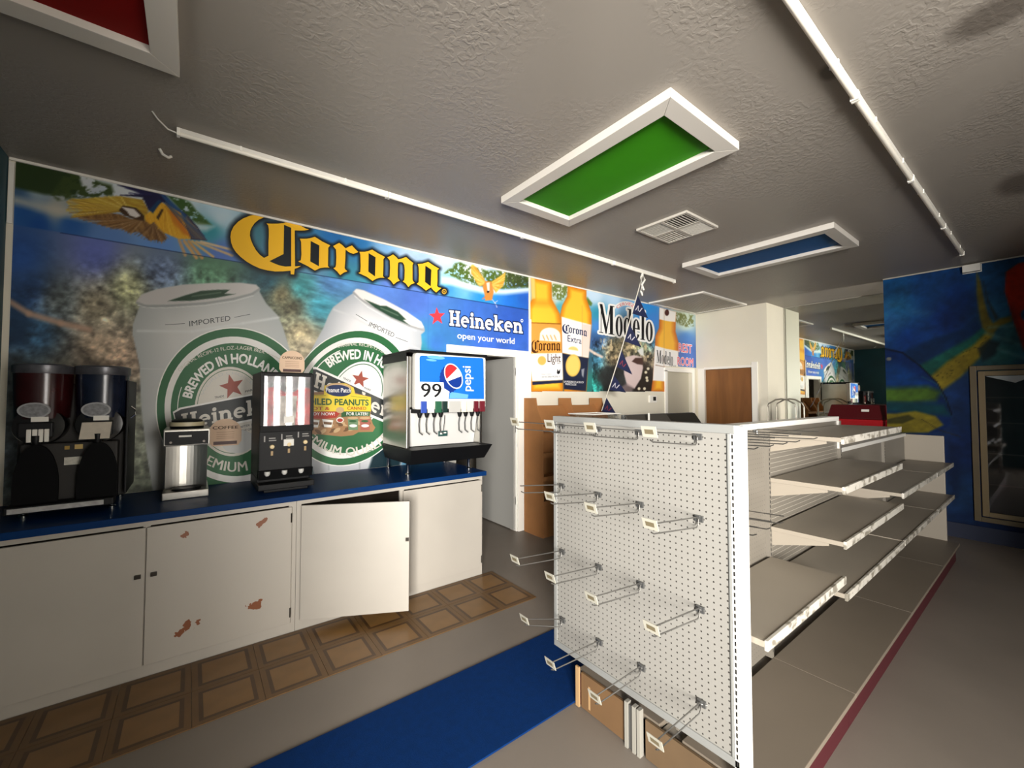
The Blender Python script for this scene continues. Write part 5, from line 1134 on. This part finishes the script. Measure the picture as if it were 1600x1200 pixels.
# spine: back panels, uprights, caps
PEG2 = peg_mat('pegboard_small', .0254, .0022, c=(106, 100, 90), axes='XZ')
RIB = mat('back_panel_white', (108, 102, 92), .45)
def bay(x0, x1, h, m):
    p = obj('back_panel', B(x0 + .012, SPY, .19, x1 - .012, SPY + .012, h - .03), m, go)
    obj('back_panel', B(x0 + .012, SPY + .05, .19, x1 - .012, SPY + .062, h - .03), RIB, go)
    obj('top_cap', B(x0, SPY - .012, h - .03, x1, SPY + .074, h), ENDW, go, bevel=.002)
    return p
bay(GX0, GX1, HH, PEG2); p2 = bay(GX1, GX2, HH, RIB); bay(GX2, GX3, HL, RIB); bay(GX3, GX4, HL, RIB)
g = MB()
for k in range(1, 44): g.box(GX1 + .03, SPY - .0012, .2 + k * .0254, GX2 - .03, SPY - .0002, .2015 + k * .0254)
obj('panel_grooves', g, mat('groove_line', (178, 170, 156), .5), p2, kind='stuff')  # thin flat lines, paler than the panel, mark its grooves
for x, h in ((GX1, HH), (GX2, HH), (GX3, HL)):
    u = obj('upright', B(x - .0115, SPY - .02, .17, x + .0115, SPY + .082, h - .031), RIB, go)
    s = MB()
    for k in range(int((h - .25) / .0254)): s.box(x - .0025, SPY - .0212, .2 + k * .0254, x + .0025, SPY - .0196, .214 + k * .0254)
    obj('post_slots', s, DARK, u, kind='stuff')
obj('far_end_panel', B(GX4, .70, 0, GX4 + .03, 1.668, 1.18), PANEL, go, bevel=.003)
obj('end_cap', B(GX2 - .012, SPY - .014, HL + .001, GX2 + .0, SPY + .074, HH - .031), ENDW, go)
# price rails carry scraps of old tickets
def rail_mat():
    m = bpy.data.materials.new('price_rail_tickets'); m.use_nodes = True; nt = m.node_tree; b = nt.nodes['Principled BSDF']; b.inputs['Roughness'].default_value = .35
    tc = nt.nodes.new('ShaderNodeTexCoord'); mp = nt.nodes.new('ShaderNodeMapping'); mp.inputs['Scale'].default_value = (22, 1, 30); nt.links.new(tc.outputs['Object'], mp.inputs[0])
    w = nt.nodes.new('ShaderNodeTexNoise'); w.inputs['Scale'].default_value = 1.0; w.inputs['Detail'].default_value = 4; nt.links.new(mp.outputs[0], w.inputs['Vector'])
    cr = nt.nodes.new('ShaderNodeValToRGB'); cr.color_ramp.elements[0].position = .50; cr.color_ramp.elements[0].color = rgb(176, 171, 160); cr.color_ramp.elements[1].position = .60; cr.color_ramp.elements[1].color = rgb(118, 112, 100)
    nt.links.new(w.outputs['Fac'], cr.inputs[0]); nt.links.new(cr.outputs[0], b.inputs['Base Color']); return m
RAILM = rail_mat()
def shelf(x0, x1, z, y0=FRY, y1=SPY - .02):
    b = MB(); b.box(x0 + .006, min(y0, y1), z - .022, x1 - .006, max(y0, y1), z)
    o = obj('shelf', b, PANEL, go, bevel=.002)
    yr = y0 - .012 if y0 < y1 else y0
    r = MB(); r.box(x0 + .006, yr, z - .032, x1 - .006, yr + .012, z + .004); obj('price_rail', r, RAILM, o, bevel=.002)
    for xa in (x0 + .014, x1 - .018):
        yb_ = y1 + (.02 if y0 < y1 else -.02)
        br = MB().prism([(xa, y1, z - .023), (xa, y0 + (.06 if y0 < y1 else -.06), z - .023), (xa, y0 + (.06 if y0 < y1 else -.06), z - .035), (xa, y1, z - .10)], (.004, 0, 0)); obj('bracket', br, PANEL, o)
    return o
shelf(GX0, GX1, .705)
for z in (1.362, 1.122, .862, .618): shelf(GX1, GX2, z)
for z in (.925, .62): shelf(GX2, GX3, z)
for z in (.925, .62): shelf(GX3, GX4, z)
for a, b_, zs in ((GX0, GX1, (.62, 1.0)), (GX1, GX2, (.62, 1.0)), (GX2, GX3, (.62,)), (GX3, GX4, (.62,))):
    for z in zs: shelf(a, b_, z, 1.46, SPY + .082)
for a, b_ in ((GX0, GX1), (GX1, GX2), (GX2, GX3), (GX3, GX4)):
    obj('base_deck', B(a + .002, .615, .15, b_ - .002, SPY - .021, .172), DECK, go, bevel=.002)
    obj('base_deck', B(a + .002, SPY + .083, .15, b_ - .002, 1.535, .172), DECK, go, bevel=.002)
    obj('kick_plate', B(a + .001, .645, .0, b_ - .001, .657, .149), mat('maroon_kick', (62, 12, 20), .5), go)
    obj('kick_plate', B(a + .001, 1.515, .0, b_ - .001, 1.527, .149), mat('maroon_kick', (62, 12, 20), .5), go)
obj('spine_base', B(GX0, SPY - .018, 0, GX4 - .001, SPY + .08, .148), PANEL, go)
# hardboard closing the open base below the pegboard end
HB2 = HARDB
b = obj('base_board', B(1.585, 1.235, .004, 1.597, 1.50, .175), HB2, go)
obj('base_board', B(1.585, .76, .004, 1.597, 1.125, .165), mat('hardboard_grey', (92, 73, 51), .6, var=.12, vscale=7), go)
f = MB(); f.box(1.572, 1.505, .004, 1.582, 1.527, .20); obj('board_edge', f, mat('raw_edge', (160, 128, 88), .7), go)
for y in (1.205, 1.165, 1.14): obj('base_post', B(1.566, y, .0, 1.592, y + .016, .2), mat('base_post_grey', (140, 136, 126), .4), go)
obj('base_edge', B(1.584, 1.44, .02, 1.5845, 1.452, .13), mat('raw_edge', (160, 128, 88), .7), go)
obj('base_bracket', B(1.574, 1.182, .0, 1.5845, 1.204, .19), GREYM, go)

# pegboard hooks with ticket holders
TAGP = mat('ticket_holder', (158, 154, 140), .3); TAGL = mat('ticket_paper', (96, 86, 64), .6)
def hook(label, x, y, z, L, dirv, group, rise=.035, tag=True, droop=0.0, loc_label=None):
    t = thing('peg_hook', label, 'hook', (x, y, z), group); D = Vector(dirv); n = Vector((-D.y, D.x, 0)); o = Vector((x, y, z))
    m = MB(); top = [o + D * .012 + Vector((0, 0, .0)), o + D * .02 + Vector((0, 0, .008)), o + D * L + Vector((0, 0, rise))]
    bot = [o + D * .012 + Vector((0, 0, .0)), o + D * .014 + Vector((0, 0, -.022)), o + D * .024 + Vector((0, 0, -.03)), o + D * (L - .02) + Vector((0, 0, rise - .036)), o + D * (L - .005) + Vector((0, 0, rise - .028))]
    m.path(top, .0026, 6); m.path(bot, .0026, 6); m.path([o + D * .001 - n * .02, o + D * .012, o + D * .001 + n * .02], .0028, 6)
    obj('wire', m, WIRE, t, smooth=True)
    p = o + D * .006; obj('back_plate', MB().box(min(o.x + D.x * .001, o.x + D.x * .010) - abs(n.x) * .016, min(o.y + D.y * .001, o.y + D.y * .010) - abs(n.y) * .016, z - .012, max(o.x + D.x * .001, o.x + D.x * .010) + abs(n.x) * .016, max(o.y + D.y * .001, o.y + D.y * .010) + abs(n.y) * .016, z + .012), GREYM, t)
    if tag:
        e = o + D * (L + .002) + Vector((0, 0, rise)); w, h = .029, .019; k = D * .003; lean = D * .010
        a = [e - n * w - Vector((0, 0, h)) + lean * -1, e + n * w - Vector((0, 0, h)) - lean, e + n * w + Vector((0, 0, h)) + lean * .3, e - n * w + Vector((0, 0, h)) + lean * .3]
        tg = obj('ticket_holder', MB().hexa([q for q in a], [q + k for q in a]), TAGP, t)
        w2, h2 = .017, .008
        c = [e - n * w2 - Vector((0, 0, h2)) + k * 1.15 - lean * .55, e + n * w2 - Vector((0, 0, h2)) + k * 1.15 - lean * .55, e + n * w2 + Vector((0, 0, h2)) + k * 1.15 - lean * .05, e - n * w2 + Vector((0, 0, h2)) + k * 1.15 - lean * .05]
        obj('ticket', MB().add(c, [(0, 1, 2, 3)]), TAGL, tg)
    return t
rows = [('top', 1.405), ('second', 1.092), ('third', .750), ('lowest', .400)]
cols = [('first from the counter side', 1.603), ('second from the counter side', 1.355), ('third from the counter side', 1.12), ('nearest the white corner post', .854)]
for i, (rn, z) in enumerate(rows):
    for j, (cn, y) in enumerate(cols):
        L = .32; rise = (.035, .036, .034, .02)[i]; hasT = True
        if (i, j) == (1, 0): L, hasT = .285, False
        if (i, j) == (3, 0): L, rise = .262, .085
        if i == 3 and j >= 2: L, rise = .305, .004
        hook('wire ticket hook, %s row of the pegboard end, %s' % (rn, cn), 1.5615, y, z, L, (-1, 0, 0), 'hooks on the pegboard end panel', rise, hasT)
for k, x in enumerate((1.72, 1.86, 2.00, 2.14, 2.36)):
    hook('bare wire hook, top row inside the first bay, %s from the corner post' % ('first', 'second', 'third', 'fourth', 'fifth')[k], x, SPY - .001, 1.383, .285, (0, -1, 0), 'hooks inside the first bay', .012, False)
for k, x in enumerate((1.80, 1.93, 2.06)):
    hook('bare wire hook, lower row inside the first bay, %s from the corner post' % ('first', 'second', 'third')[k], x, SPY - .001, 1.02, .24, (0, -1, 0), 'hooks inside the first bay', .02, False)

# ================================================================== CEILING FIXTURES
def light_panel(label, x0, x1, y0, y1, c, drop=.05):
    t = thing('ceiling_panel', label, 'ceiling light', ((x0 + x1) / 2, (y0 + y1) / 2, ZC)); w = .095; z0, z1 = ZC - drop, ZC - .0005
    FM = mat('panel_frame_white', (206, 200, 190), .4)
    def board(a, b_, c_, d_): obj('frame_board', MB().hexa([(*a, z0), (*b_, z0), (*c_, z0), (*d_, z0)], [(*a, z1), (*b_, z1), (*c_, z1), (*d_, z1)]), FM, t, bevel=.002)
    e = .0008
    board((x0, y0), (x1, y0), (x1 - w, y0 + w - e), (x0 + w, y0 + w - e)); board((x1 - w + e, y1 - w), (x1 - w + e, y0 + w), (x1, y0 + e), (x1, y1 - e))
    board((x0, y1), (x0 + w, y1 - w + e), (x1 - w, y1 - w + e), (x1, y1)); board((x0, y0 + e), (x0 + w - e, y0 + w), (x0 + w - e, y1 - w), (x0, y1 - e))
    obj('coloured_sheet', B(x0 + w, y0 + w, ZC - .018, x1 - w, y1 - w, ZC - .010), c, t)
light_panel('green sheet in a white boxed frame on the ceiling above the aisle', 1.775, 2.475, 1.085, 2.455, mat('green_sheet', (52, 130, 16), .6, var=.04, spec=.1))
light_panel('blue sheet in a white boxed frame on the far ceiling', 4.25, 4.965, 1.115, 2.485, mat('blue_sheet', (8, 84, 144), .6, var=.04, spec=.1))
light_panel('dark red sheet in a white boxed frame at the top left corner of the ceiling', -.775, -.07, 1.02, 2.345, mat('red_sheet', (118, 8, 6), .6, var=.04, spec=.1))
# tube lights on their rails
TUBE = mat('frosted_tube', (232, 226, 212), .3); CLIP = mat('clip_white', (240, 236, 226), .35)
def tube(label, x0, x1, y, group, lead=None):
    t = thing('tube_light', label, 'ceiling light', ((x0 + x1) / 2, y, ZC), group)
    obj('base_channel', B(x0 + .004, y - .014, ZC - .024, x1 - .004, y + .014, ZC - .001), WHITE, t, bevel=.002)
    m = MB(); m.lathe((x0 + .012, y, ZC - .029), [(.013, 0), (.013, x1 - x0 - .024)], 12, axis='x'); obj('diffuser', m, TUBE, t, smooth=True)
    for a in (x0 + .002, x1 - .016): obj('end_cap', B(a, y - .017, ZC - .045, a + .014, y + .017, ZC - .002), CLIP, t, bevel=.002)
    for f_ in (.25, .75):
        c = x0 + (x1 - x0) * f_; obj('clip', B(c - .006, y - .018, ZC - .030, c + .006, y + .018, ZC - .0005), CLIP, t, bevel=.002)
    if lead: obj('lead_wire', MB().path(lead, .004, 6), WHITE, t, smooth=True)
xs = [-.095, 1.09, 2.335, 3.59, 4.775]
for k in range(4): tube('white tube light on the rail along the mural, %s from the left' % ('first', 'second', 'third', 'fourth')[k], xs[k], xs[k + 1], 2.895, 'tube lights along the mural side', [(-.09, 2.895, ZC - .03), (-.13, 2.88, ZC - .03), (-.17, 2.84, ZC - .012), (-.19, 2.80, ZC - .002)] if k == 0 else None)
xs = [1.29, 2.515, 3.765, 5.04, 6.15]
for k in range(4): tube('white tube light on the rail above the shelving side, %s from the camera end' % ('first', 'second', 'third', 'fourth')[k], xs[k], xs[k + 1], .565, 'tube lights above the shelving side')
obj('wire_scrap', MB().path([(-.18, 3.19, ZC - .006), (-.165, 3.20, ZC - .03), (-.14, 3.215, ZC - .034), (-.125, 3.22, ZC - .02)], .008, 8), WHITE, label='short curl of white cable end poking from the ceiling near the mural parrot', cat='cable', smooth=True)
# supply diffuser
vx0, vx1, vy0, vy1 = 3.06, 3.56, 1.745, 2.215
ve = thing('ceiling_vent', 'square four-way louvred air vent between the green and blue ceiling panels', 'vent', ((vx0 + vx1) / 2, (vy0 + vy1) / 2, ZC))
z0 = ZC - .02; VM = mat('vent_metal', (186, 180, 168), .35)
f = MB(); f.box(vx0, vy0, z0, vx1, vy0 + .022, ZC - .001); f.box(vx0, vy1 - .022, z0, vx1, vy1, ZC - .001); f.box(vx0, vy0 + .022, z0, vx0 + .022, vy1 - .022, ZC - .001); f.box(vx1 - .022, vy0 + .022, z0, vx1, vy1 - .022, ZC - .001)
mx_, my_ = (vx0 + vx1) / 2, (vy0 + vy1) / 2; f.box(mx_ - .012, vy0 + .022, z0, mx_ + .012, vy1 - .022, ZC - .001); f.box(vx0 + .022, my_ - .012, z0, mx_ - .012, my_ + .012, ZC - .001); f.box(mx_ + .012, my_ - .012, z0, vx1 - .022, my_ + .012, ZC - .001)
obj('frame', f, VM, ve); obj('duct', B(vx0 + .022, vy0 + .022, ZC - .0025, vx1 - .022, vy1 - .022, ZC - .0005), DARK, ve)
sl0 = None
def slat(a, b_, ax, lean):
    m = MB(); h = .012
    if ax == 'x': m.hexa([(a[0], a[1], ZC - .019), (b_[0], a[1], ZC - .019), (b_[0], a[1] + .003, ZC - .019), (a[0], a[1] + .003, ZC - .019)], [(a[0], a[1] + lean, ZC - .004), (b_[0], a[1] + lean, ZC - .004), (b_[0], a[1] + lean + .003, ZC - .004), (a[0], a[1] + lean + .003, ZC - .004)])
    else: m.hexa([(a[0], a[1], ZC - .019), (a[0] + .003, a[1], ZC - .019), (a[0] + .003, b_[1], ZC - .019), (a[0], b_[1], ZC - .019)], [(a[0] + lean, a[1], ZC - .004), (a[0] + lean + .003, a[1], ZC - .004), (a[0] + lean + .003, b_[1], ZC - .004), (a[0] + lean, b_[1], ZC - .004)])
    obj('slat', m, VM, ve)
for k in range(7):
    q = (k + .5) / 7
    slat((vx0 + .024 + q * .2, my_ + .013), (0, vy1 - .023), 'y', .004); slat((mx_ + .014 + q * .2, vy0 + .023), (0, my_ - .013), 'y', -.004)
    slat((vx0 + .023, vy0 + .024 + q * .19), (mx_ - .013, 0), 'x', .004); slat((mx_ + .013, my_ + .014 + q * .19), (vx1 - .023, 0), 'x', -.004)
# return-air grille
gx0, gx1, gy0, gy1 = 5.60, 6.92, 2.96, 3.84
rg = thing('return_grille', 'large white return air grille in the ceiling corner above the rest room door', 'vent', ((gx0 + gx1) / 2, (gy0 + gy1) / 2, ZC))
z0 = ZC - .022; f = MB(); w = .045
f.box(gx0, gy0, z0, gx1, gy0 + w, ZC - .001); f.box(gx0, gy1 - w, z0, gx1, gy1, ZC - .001); f.box(gx0, gy0 + w, z0, gx0 + w, gy1 - w, ZC - .001); f.box(gx1 - w, gy0 + w, z0, gx1, gy1 - w, ZC - .001)
obj('frame', f, TRIMW, rg); obj('backing', B(gx0 + w, gy0 + w, ZC - .003, gx1 - w, gy1 - w, ZC - .001), mat('grille_grey', (110, 104, 92), .6), rg)
for k in range(24):
    y = gy0 + w + .012 + k * (gy1 - gy0 - 2 * w - .02) / 24
    obj('slat', MB().hexa([(gx0 + w, y, ZC - .02), (gx1 - w, y, ZC - .02), (gx1 - w, y + .014, ZC - .02), (gx0 + w, y + .014, ZC - .02)], [(gx0 + w, y + .010, ZC - .004), (gx1 - w, y + .010, ZC - .004), (gx1 - w, y + .024, ZC - .004), (gx0 + w, y + .024, ZC - .004)]), mat('grille_white', (196, 190, 176), .4), rg)
# emergency box over the fish mural
eb = thing('emergency_light', 'small white box at the ceiling edge above the fish mural', 'light', (XFISH, .555, 2.95))
obj('housing', B(XFISH - .07, .49, 2.935, XFISH - .003, .625, ZC - .016), WHITE, eb, bevel=.006); obj('base_plate', B(XFISH - .0029, .485, 2.93, XFISH - .002, .63, ZC - .015), TRIMW, eb)

# ================================================================== COOLER DOOR in the fish wall
cd_ = thing('cooler_door', 'tall glass cooler door in a dull gold frame set in the fish mural wall', 'cooler door', (XFISH, .2, .2))
GOLDF = mat('dull_gold_frame', (84, 70, 42), .5, .1, var=.1); y1, y0, z0, z1 = .60, -.34, .22, 1.90
f = MB(); xx = XFISH - .035
f.box(xx, y1 - .05, z0, XFISH - .003, y1, z1); f.box(xx, y0, z0, XFISH - .003, y0 + .05, z1); f.box(xx, y0 + .05, z1 - .05, XFISH - .003, y1 - .05, z1); f.box(xx, y0 + .05, z0, XFISH - .003, y1 - .05, z0 + .05)
obj('outer_frame', f, GOLDF, cd_, bevel=.004)
f = MB(); a, b_, c, e = y1 - .06, y0 + .06, z0 + .06, z1 - .06; xx = XFISH - .028
f.box(xx, a - .05, c, XFISH - .006, a, e); f.box(xx, b_, c, XFISH - .006, b_ + .05, e); f.box(xx, b_ + .05, e - .05, XFISH - .006, a - .05, e); f.box(xx, b_ + .05, c, XFISH - .006, a - .05, c + .05)
obj('sash', f, mat('sash_gold', (112, 94, 60), .45, .1), cd_, bevel=.003)
obj('dark_interior', B(XFISH - .0055, b_ + .051, c + .051, XFISH - .0030, a - .051, e - .051), mat('cooler_dark', (20, 18, 16), .6), cd_)
for z in (.62, .95, 1.28, 1.55): obj('wire_shelf', B(XFISH - .012, b_ + .052, z, XFISH - .006, a - .052, z + .012), mat('dim_shelf', (70, 64, 56), .5), cd_)
obj('glass_pane', B(XFISH - .022, b_ + .0505, c + .0505, XFISH - .018, a - .0505, e - .0505), glass_mat('cooler_glass', (.7, .7, .7), .04), cd_)
tri = MB().add([(XFISH - .0225, a - .055, e - .055), (XFISH - .0225, b_ + .42, e - .055), (XFISH - .0225, a - .26, e - .13)], [(0, 1, 2)]); obj('torn_sticker', tri, mat('pale_sticker', (150, 156, 156), .5), cd_)
obj('pull_handle', MB().path([(XFISH - .03, b_ + .03, .95), (XFISH - .07, b_ + .03, .97), (XFISH - .07, b_ + .03, 1.23), (XFISH - .03, b_ + .03, 1.25)], .008, 8), GREYM, cd_)

# ================================================================== KRAFT DISPLAY
kd = thing('cardboard_display', 'plain brown cardboard display stand with curved dividers against the wall beside the doorway', 'display stand', (3.68, 3.65, 0))
for x in (3.11, 3.665, 4.235):
    P = [(x, 3.835, 0), (x, 3.835, 1.55), (x, 3.625, 1.55), (x, 3.618, 1.50), (x, 3.60, 1.44), (x, 3.57, 1.38), (x, 3.535, 1.32), (x, 3.51, 1.27), (x, 3.505, 1.20), (x, 3.505, 0)]
    obj('divider', MB().prism(P, (.012, 0, 0)), KRAFT, kd)
for a, b_ in ((3.1225, 3.6645), (3.6775, 4.2345)):
    obj('back_board', B(a, 3.822, .05, b_, 3.834, 1.46), KRAFT, kd)
    obj('header_board', MB().hexa([(a, 3.62, 1.235), (b_, 3.62, 1.235), (b_, 3.63, 1.235), (a, 3.63, 1.235)], [(a, 3.75, 1.46), (b_, 3.75, 1.46), (b_, 3.76, 1.46), (a, 3.76, 1.46)]), KRAFT, kd)
    for z in (.35, .62, .88, 1.18): obj('tray', fan((a, 3.52, z, b_, 3.82, z + .008), (a, 3.51, z, b_, 3.52, z + .05)), KRAFT, kd)
    obj('front_board', B(a, 3.51, 0, b_, 3.52, .348), KRAFT, kd)

# ================================================================== PENNANTS
NAVYF = mat('navy_pennant', (26, 32, 62), .6, var=.2, vscale=20)
A_, B_ = Vector(on_y(1004, 430, 2.87)), Vector(on_y(940, 642, 3.48))
pn = thing('pennant_string', 'string of small navy triangular pennants hanging from the end of the tube light rail', 'bunting', A_)
pts = [A_ + (B_ - A_) * (k / 10) + Vector((0, 0, -.05 * math.sin(math.pi * k / 10))) for k in range(11)]
obj('cord', MB().path(pts, .006, 6), mat('pale_cord', (196, 190, 176), .7), pn)
knot = MB(); knot.path([A_ + Vector((0, 0, .02)), A_ + Vector((.03, -.01, -.05)), A_ + Vector((-.01, 0, -.11)), A_ + Vector((-.035, 0, -.19)), A_ + Vector((-.01, 0, -.23)), A_ + Vector((.02, 0, -.17)), A_ + Vector((-.02, 0, -.10)), A_ + Vector((-.03, 0, -.03)), A_ + Vector((0, 0, .02))], .011, 6); obj('knot', knot, WHITE, pn, smooth=True)
def at_t(t): return A_ + (B_ - A_) * t + Vector((0, 0, -.05 * math.sin(math.pi * t)))
PR = mat('pennant_print', (186, 182, 186), .6); PRED = mat('pennant_red', (130, 50, 60), .6)
for k, t in enumerate((.12, .31, .50, .69, .88)):
    p, q = at_t(t), at_t(t + .125); d_ = Vector((.27, -.02 - .02 * (k % 2), -.06 - .03 * (k % 3))); tip = p + (q - p) * .85 + d_
    nrm = (q - p).cross(tip - p).normalized()
    if nrm.y > 0: nrm = -nrm
    f = obj('pennant', MB().prism([tuple(p), tuple(q), tuple(tip)], tuple(nrm * .002)), NAVYF, pn)
    c = (p + q * 1.3 + tip) / 3.3 + nrm * .0032; u_ = (tip - q).normalized(); v_ = (p - q).normalized()
    mk = MB()
    for (a, b_, w) in (((-.045, -.02), (-.02, .04), .012), ((-.02, .04), (.0, -.02), .008), ((.02, -.025), (.05, .025), .014)):
        P0, P1 = c + u_ * a[0] + v_ * a[1], c + u_ * b_[0] + v_ * b_[1]; sd_ = (P1 - P0).cross(nrm).normalized() * w / 2; mk.add([P0 + sd_, P1 + sd_, P1 - sd_, P0 - sd_], [(0, 1, 2, 3)])
    obj('emblem_print', mk, PRED if k in (2, 4) else PR, f)

# ================================================================== THINGS BEHIND THE SHELVING
cs = thing('display_case', 'white display case with a dark sloping top panel behind the shelving', 'display case', (4.1, 2.75, 0))
b = MB(); b.box(3.45, 2.62, 0, 4.72, 3.2, 1.20); obj('body', b, WHITE, cs, bevel=.008)
b = MB(); b.hexa([(3.45, 2.545, 1.245), (4.16, 2.545, 1.245), (4.16, 2.56, 1.235), (3.45, 2.56, 1.235)], [(3.45, 2.64, 1.375), (4.16, 2.64, 1.375), (4.16, 2.655, 1.365), (3.45, 2.655, 1.365)]); obj('sloping_panel', b, mat('smoked_grey', (72, 68, 62), .3), cs)
b = MB(); b.hexa([(4.165, 2.545, 1.245), (4.74, 2.545, 1.245), (4.74, 2.56, 1.235), (4.165, 2.56, 1.235)], [(4.165, 2.64, 1.375), (4.74, 2.64, 1.375), (4.74, 2.655, 1.365), (4.165, 2.655, 1.365)]); obj('sloping_panel', b, mat('smoked_dark', (34, 30, 26), .3), cs, 'darker sloping panel')
obj('ledge', B(3.44, 2.50, 1.201, 4.75, 3.2, 1.232), STEEL, cs); obj('rear_panel', B(3.45, 2.66, 1.233, 4.74, 2.70, 1.38), GREYM, cs); obj('corner_bar', MB().path([(3.66, 2.52, 1.233), (3.66, 2.52, 1.40)], .010, 8), TRIMW, cs)
bn = thing('plastic_bin', 'clear plastic bin beside the dark-topped display case behind the shelving', 'bin', (3.2, 2.85, 1.18))
f = MB(); CL = glass_mat('clear_plastic', (.92, .92, .9), .15, .15)
for bb in ((3.02, 2.70, 1.20, 3.03, 3.0, 1.39), (3.42, 2.70, 1.20, 3.43, 3.0, 1.39), (3.03, 2.70, 1.20, 3.42, 2.71, 1.39), (3.03, 2.99, 1.20, 3.42, 3.0, 1.39), (3.03, 2.71, 1.20, 3.42, 2.99, 1.21)): f.box(*bb)
obj('walls', f, CL, bn); obj('rim', fan((3.01, 2.69, 1.39, 3.44, 2.71, 1.40), (3.01, 2.99, 1.39, 3.44, 3.01, 1.40), (3.01, 2.71, 1.39, 3.03, 2.99, 1.40), (3.42, 2.71, 1.39, 3.44, 2.99, 1.40)), WHITE, bn)
tb = thing('white_table', 'plain white stand under the clear plastic bin behind the shelving', 'table', (3.2, 2.9, 0))
obj('top', B(2.98, 2.66, 1.16, 3.438, 3.1, 1.199), WHITE, tb, bevel=.004)
for x in (3.0, 3.39):
    for y in (2.68, 3.05): obj('leg', B(x, y, 0, x + .03, y + .03, 1.159), WHITE, tb)
# red chest near the mirror
RED = mat('red_enamel', (150, 20, 26), .25); rc = thing('drink_chest', 'glossy red drink chest with a dark hooded top near the mirror', 'cooler', (7.2, 1.75, 0))
obj('body', B(6.96, 1.33, .05, 7.45, 1.98, 1.27), RED, rc, bevel=.02)
b = MB(); b.hexa([(6.97, 1.33, 1.271), (7.44, 1.33, 1.271), (7.44, 1.97, 1.271), (6.97, 1.97, 1.271)], [(7.06, 1.36, 1.46), (7.42, 1.36, 1.46), (7.42, 1.94, 1.46), (7.06, 1.94, 1.46)]); obj('hood', b, mat('dark_red_hood', (72, 16, 20), .2), rc, bevel=.015)
obj('label_plate', MB().hexa([(7.0, 1.52, 1.33), (7.0, 1.60, 1.33), (7.01, 1.60, 1.33), (7.01, 1.52, 1.33)], [(7.03, 1.52, 1.40), (7.03, 1.60, 1.40), (7.04, 1.60, 1.40), (7.04, 1.52, 1.40)]), WHITE, rc)
obj('plinth', B(6.98, 1.35, 0, 7.43, 1.96, .049), BLACK, rc); obj('trim_strip', B(6.954, 1.34, 1.14, 6.9595, 1.97, 1.16), CHROME, rc)
# wire rack with a rounded top hoop
wr = thing('wire_rack', 'grey wire rack with a rounded top hoop standing before the cream block', 'rack', (6.7, 2.37, 0))
RK = mat('grey_wire', (150, 144, 130), .4, .4)
for x in (6.55, 6.85):
    obj('hoop', MB().path([(x, 2.195, .0), (x, 2.195, 1.42), (x, 2.21, 1.47), (x, 2.30, 1.525), (x, 2.37, 1.535), (x, 2.44, 1.525), (x, 2.53, 1.47), (x, 2.545, 1.42), (x, 2.545, .0)], .011, 8), RK, wr, smooth=True)
for z in (.15, .5, .85, 1.2):
    s = MB()
    for y in (2.21, 2.53): s.path([(6.55, y, z), (6.85, y, z)], .005, 6)
    for k in range(7): s.path([(6.56 + k * .0465, 2.21, z), (6.56 + k * .0465, 2.53, z)], .003, 5)
    obj('wire_shelf', s, RK, wr)
# wall control beside the rest room door
th = thing('thermostat', 'small white wall thermostat with a dark window under the mural edge', 'thermostat', (5.78, YW, 1.52))
x0, _, zt_ = on_y(1013, 618, YW); x1, _, zb_ = on_y(1024, 629, YW)
obj('housing', B(x0, YW - .03, zb_, x1, YW - .0005, zt_), TRIMW, th, bevel=.006); xm = (x0 + x1) / 2
obj('window', B(xm - .01, YW - .033, zb_ + .03, x1 - .03, YW - .0305, zt_ - .02), DARK, th)
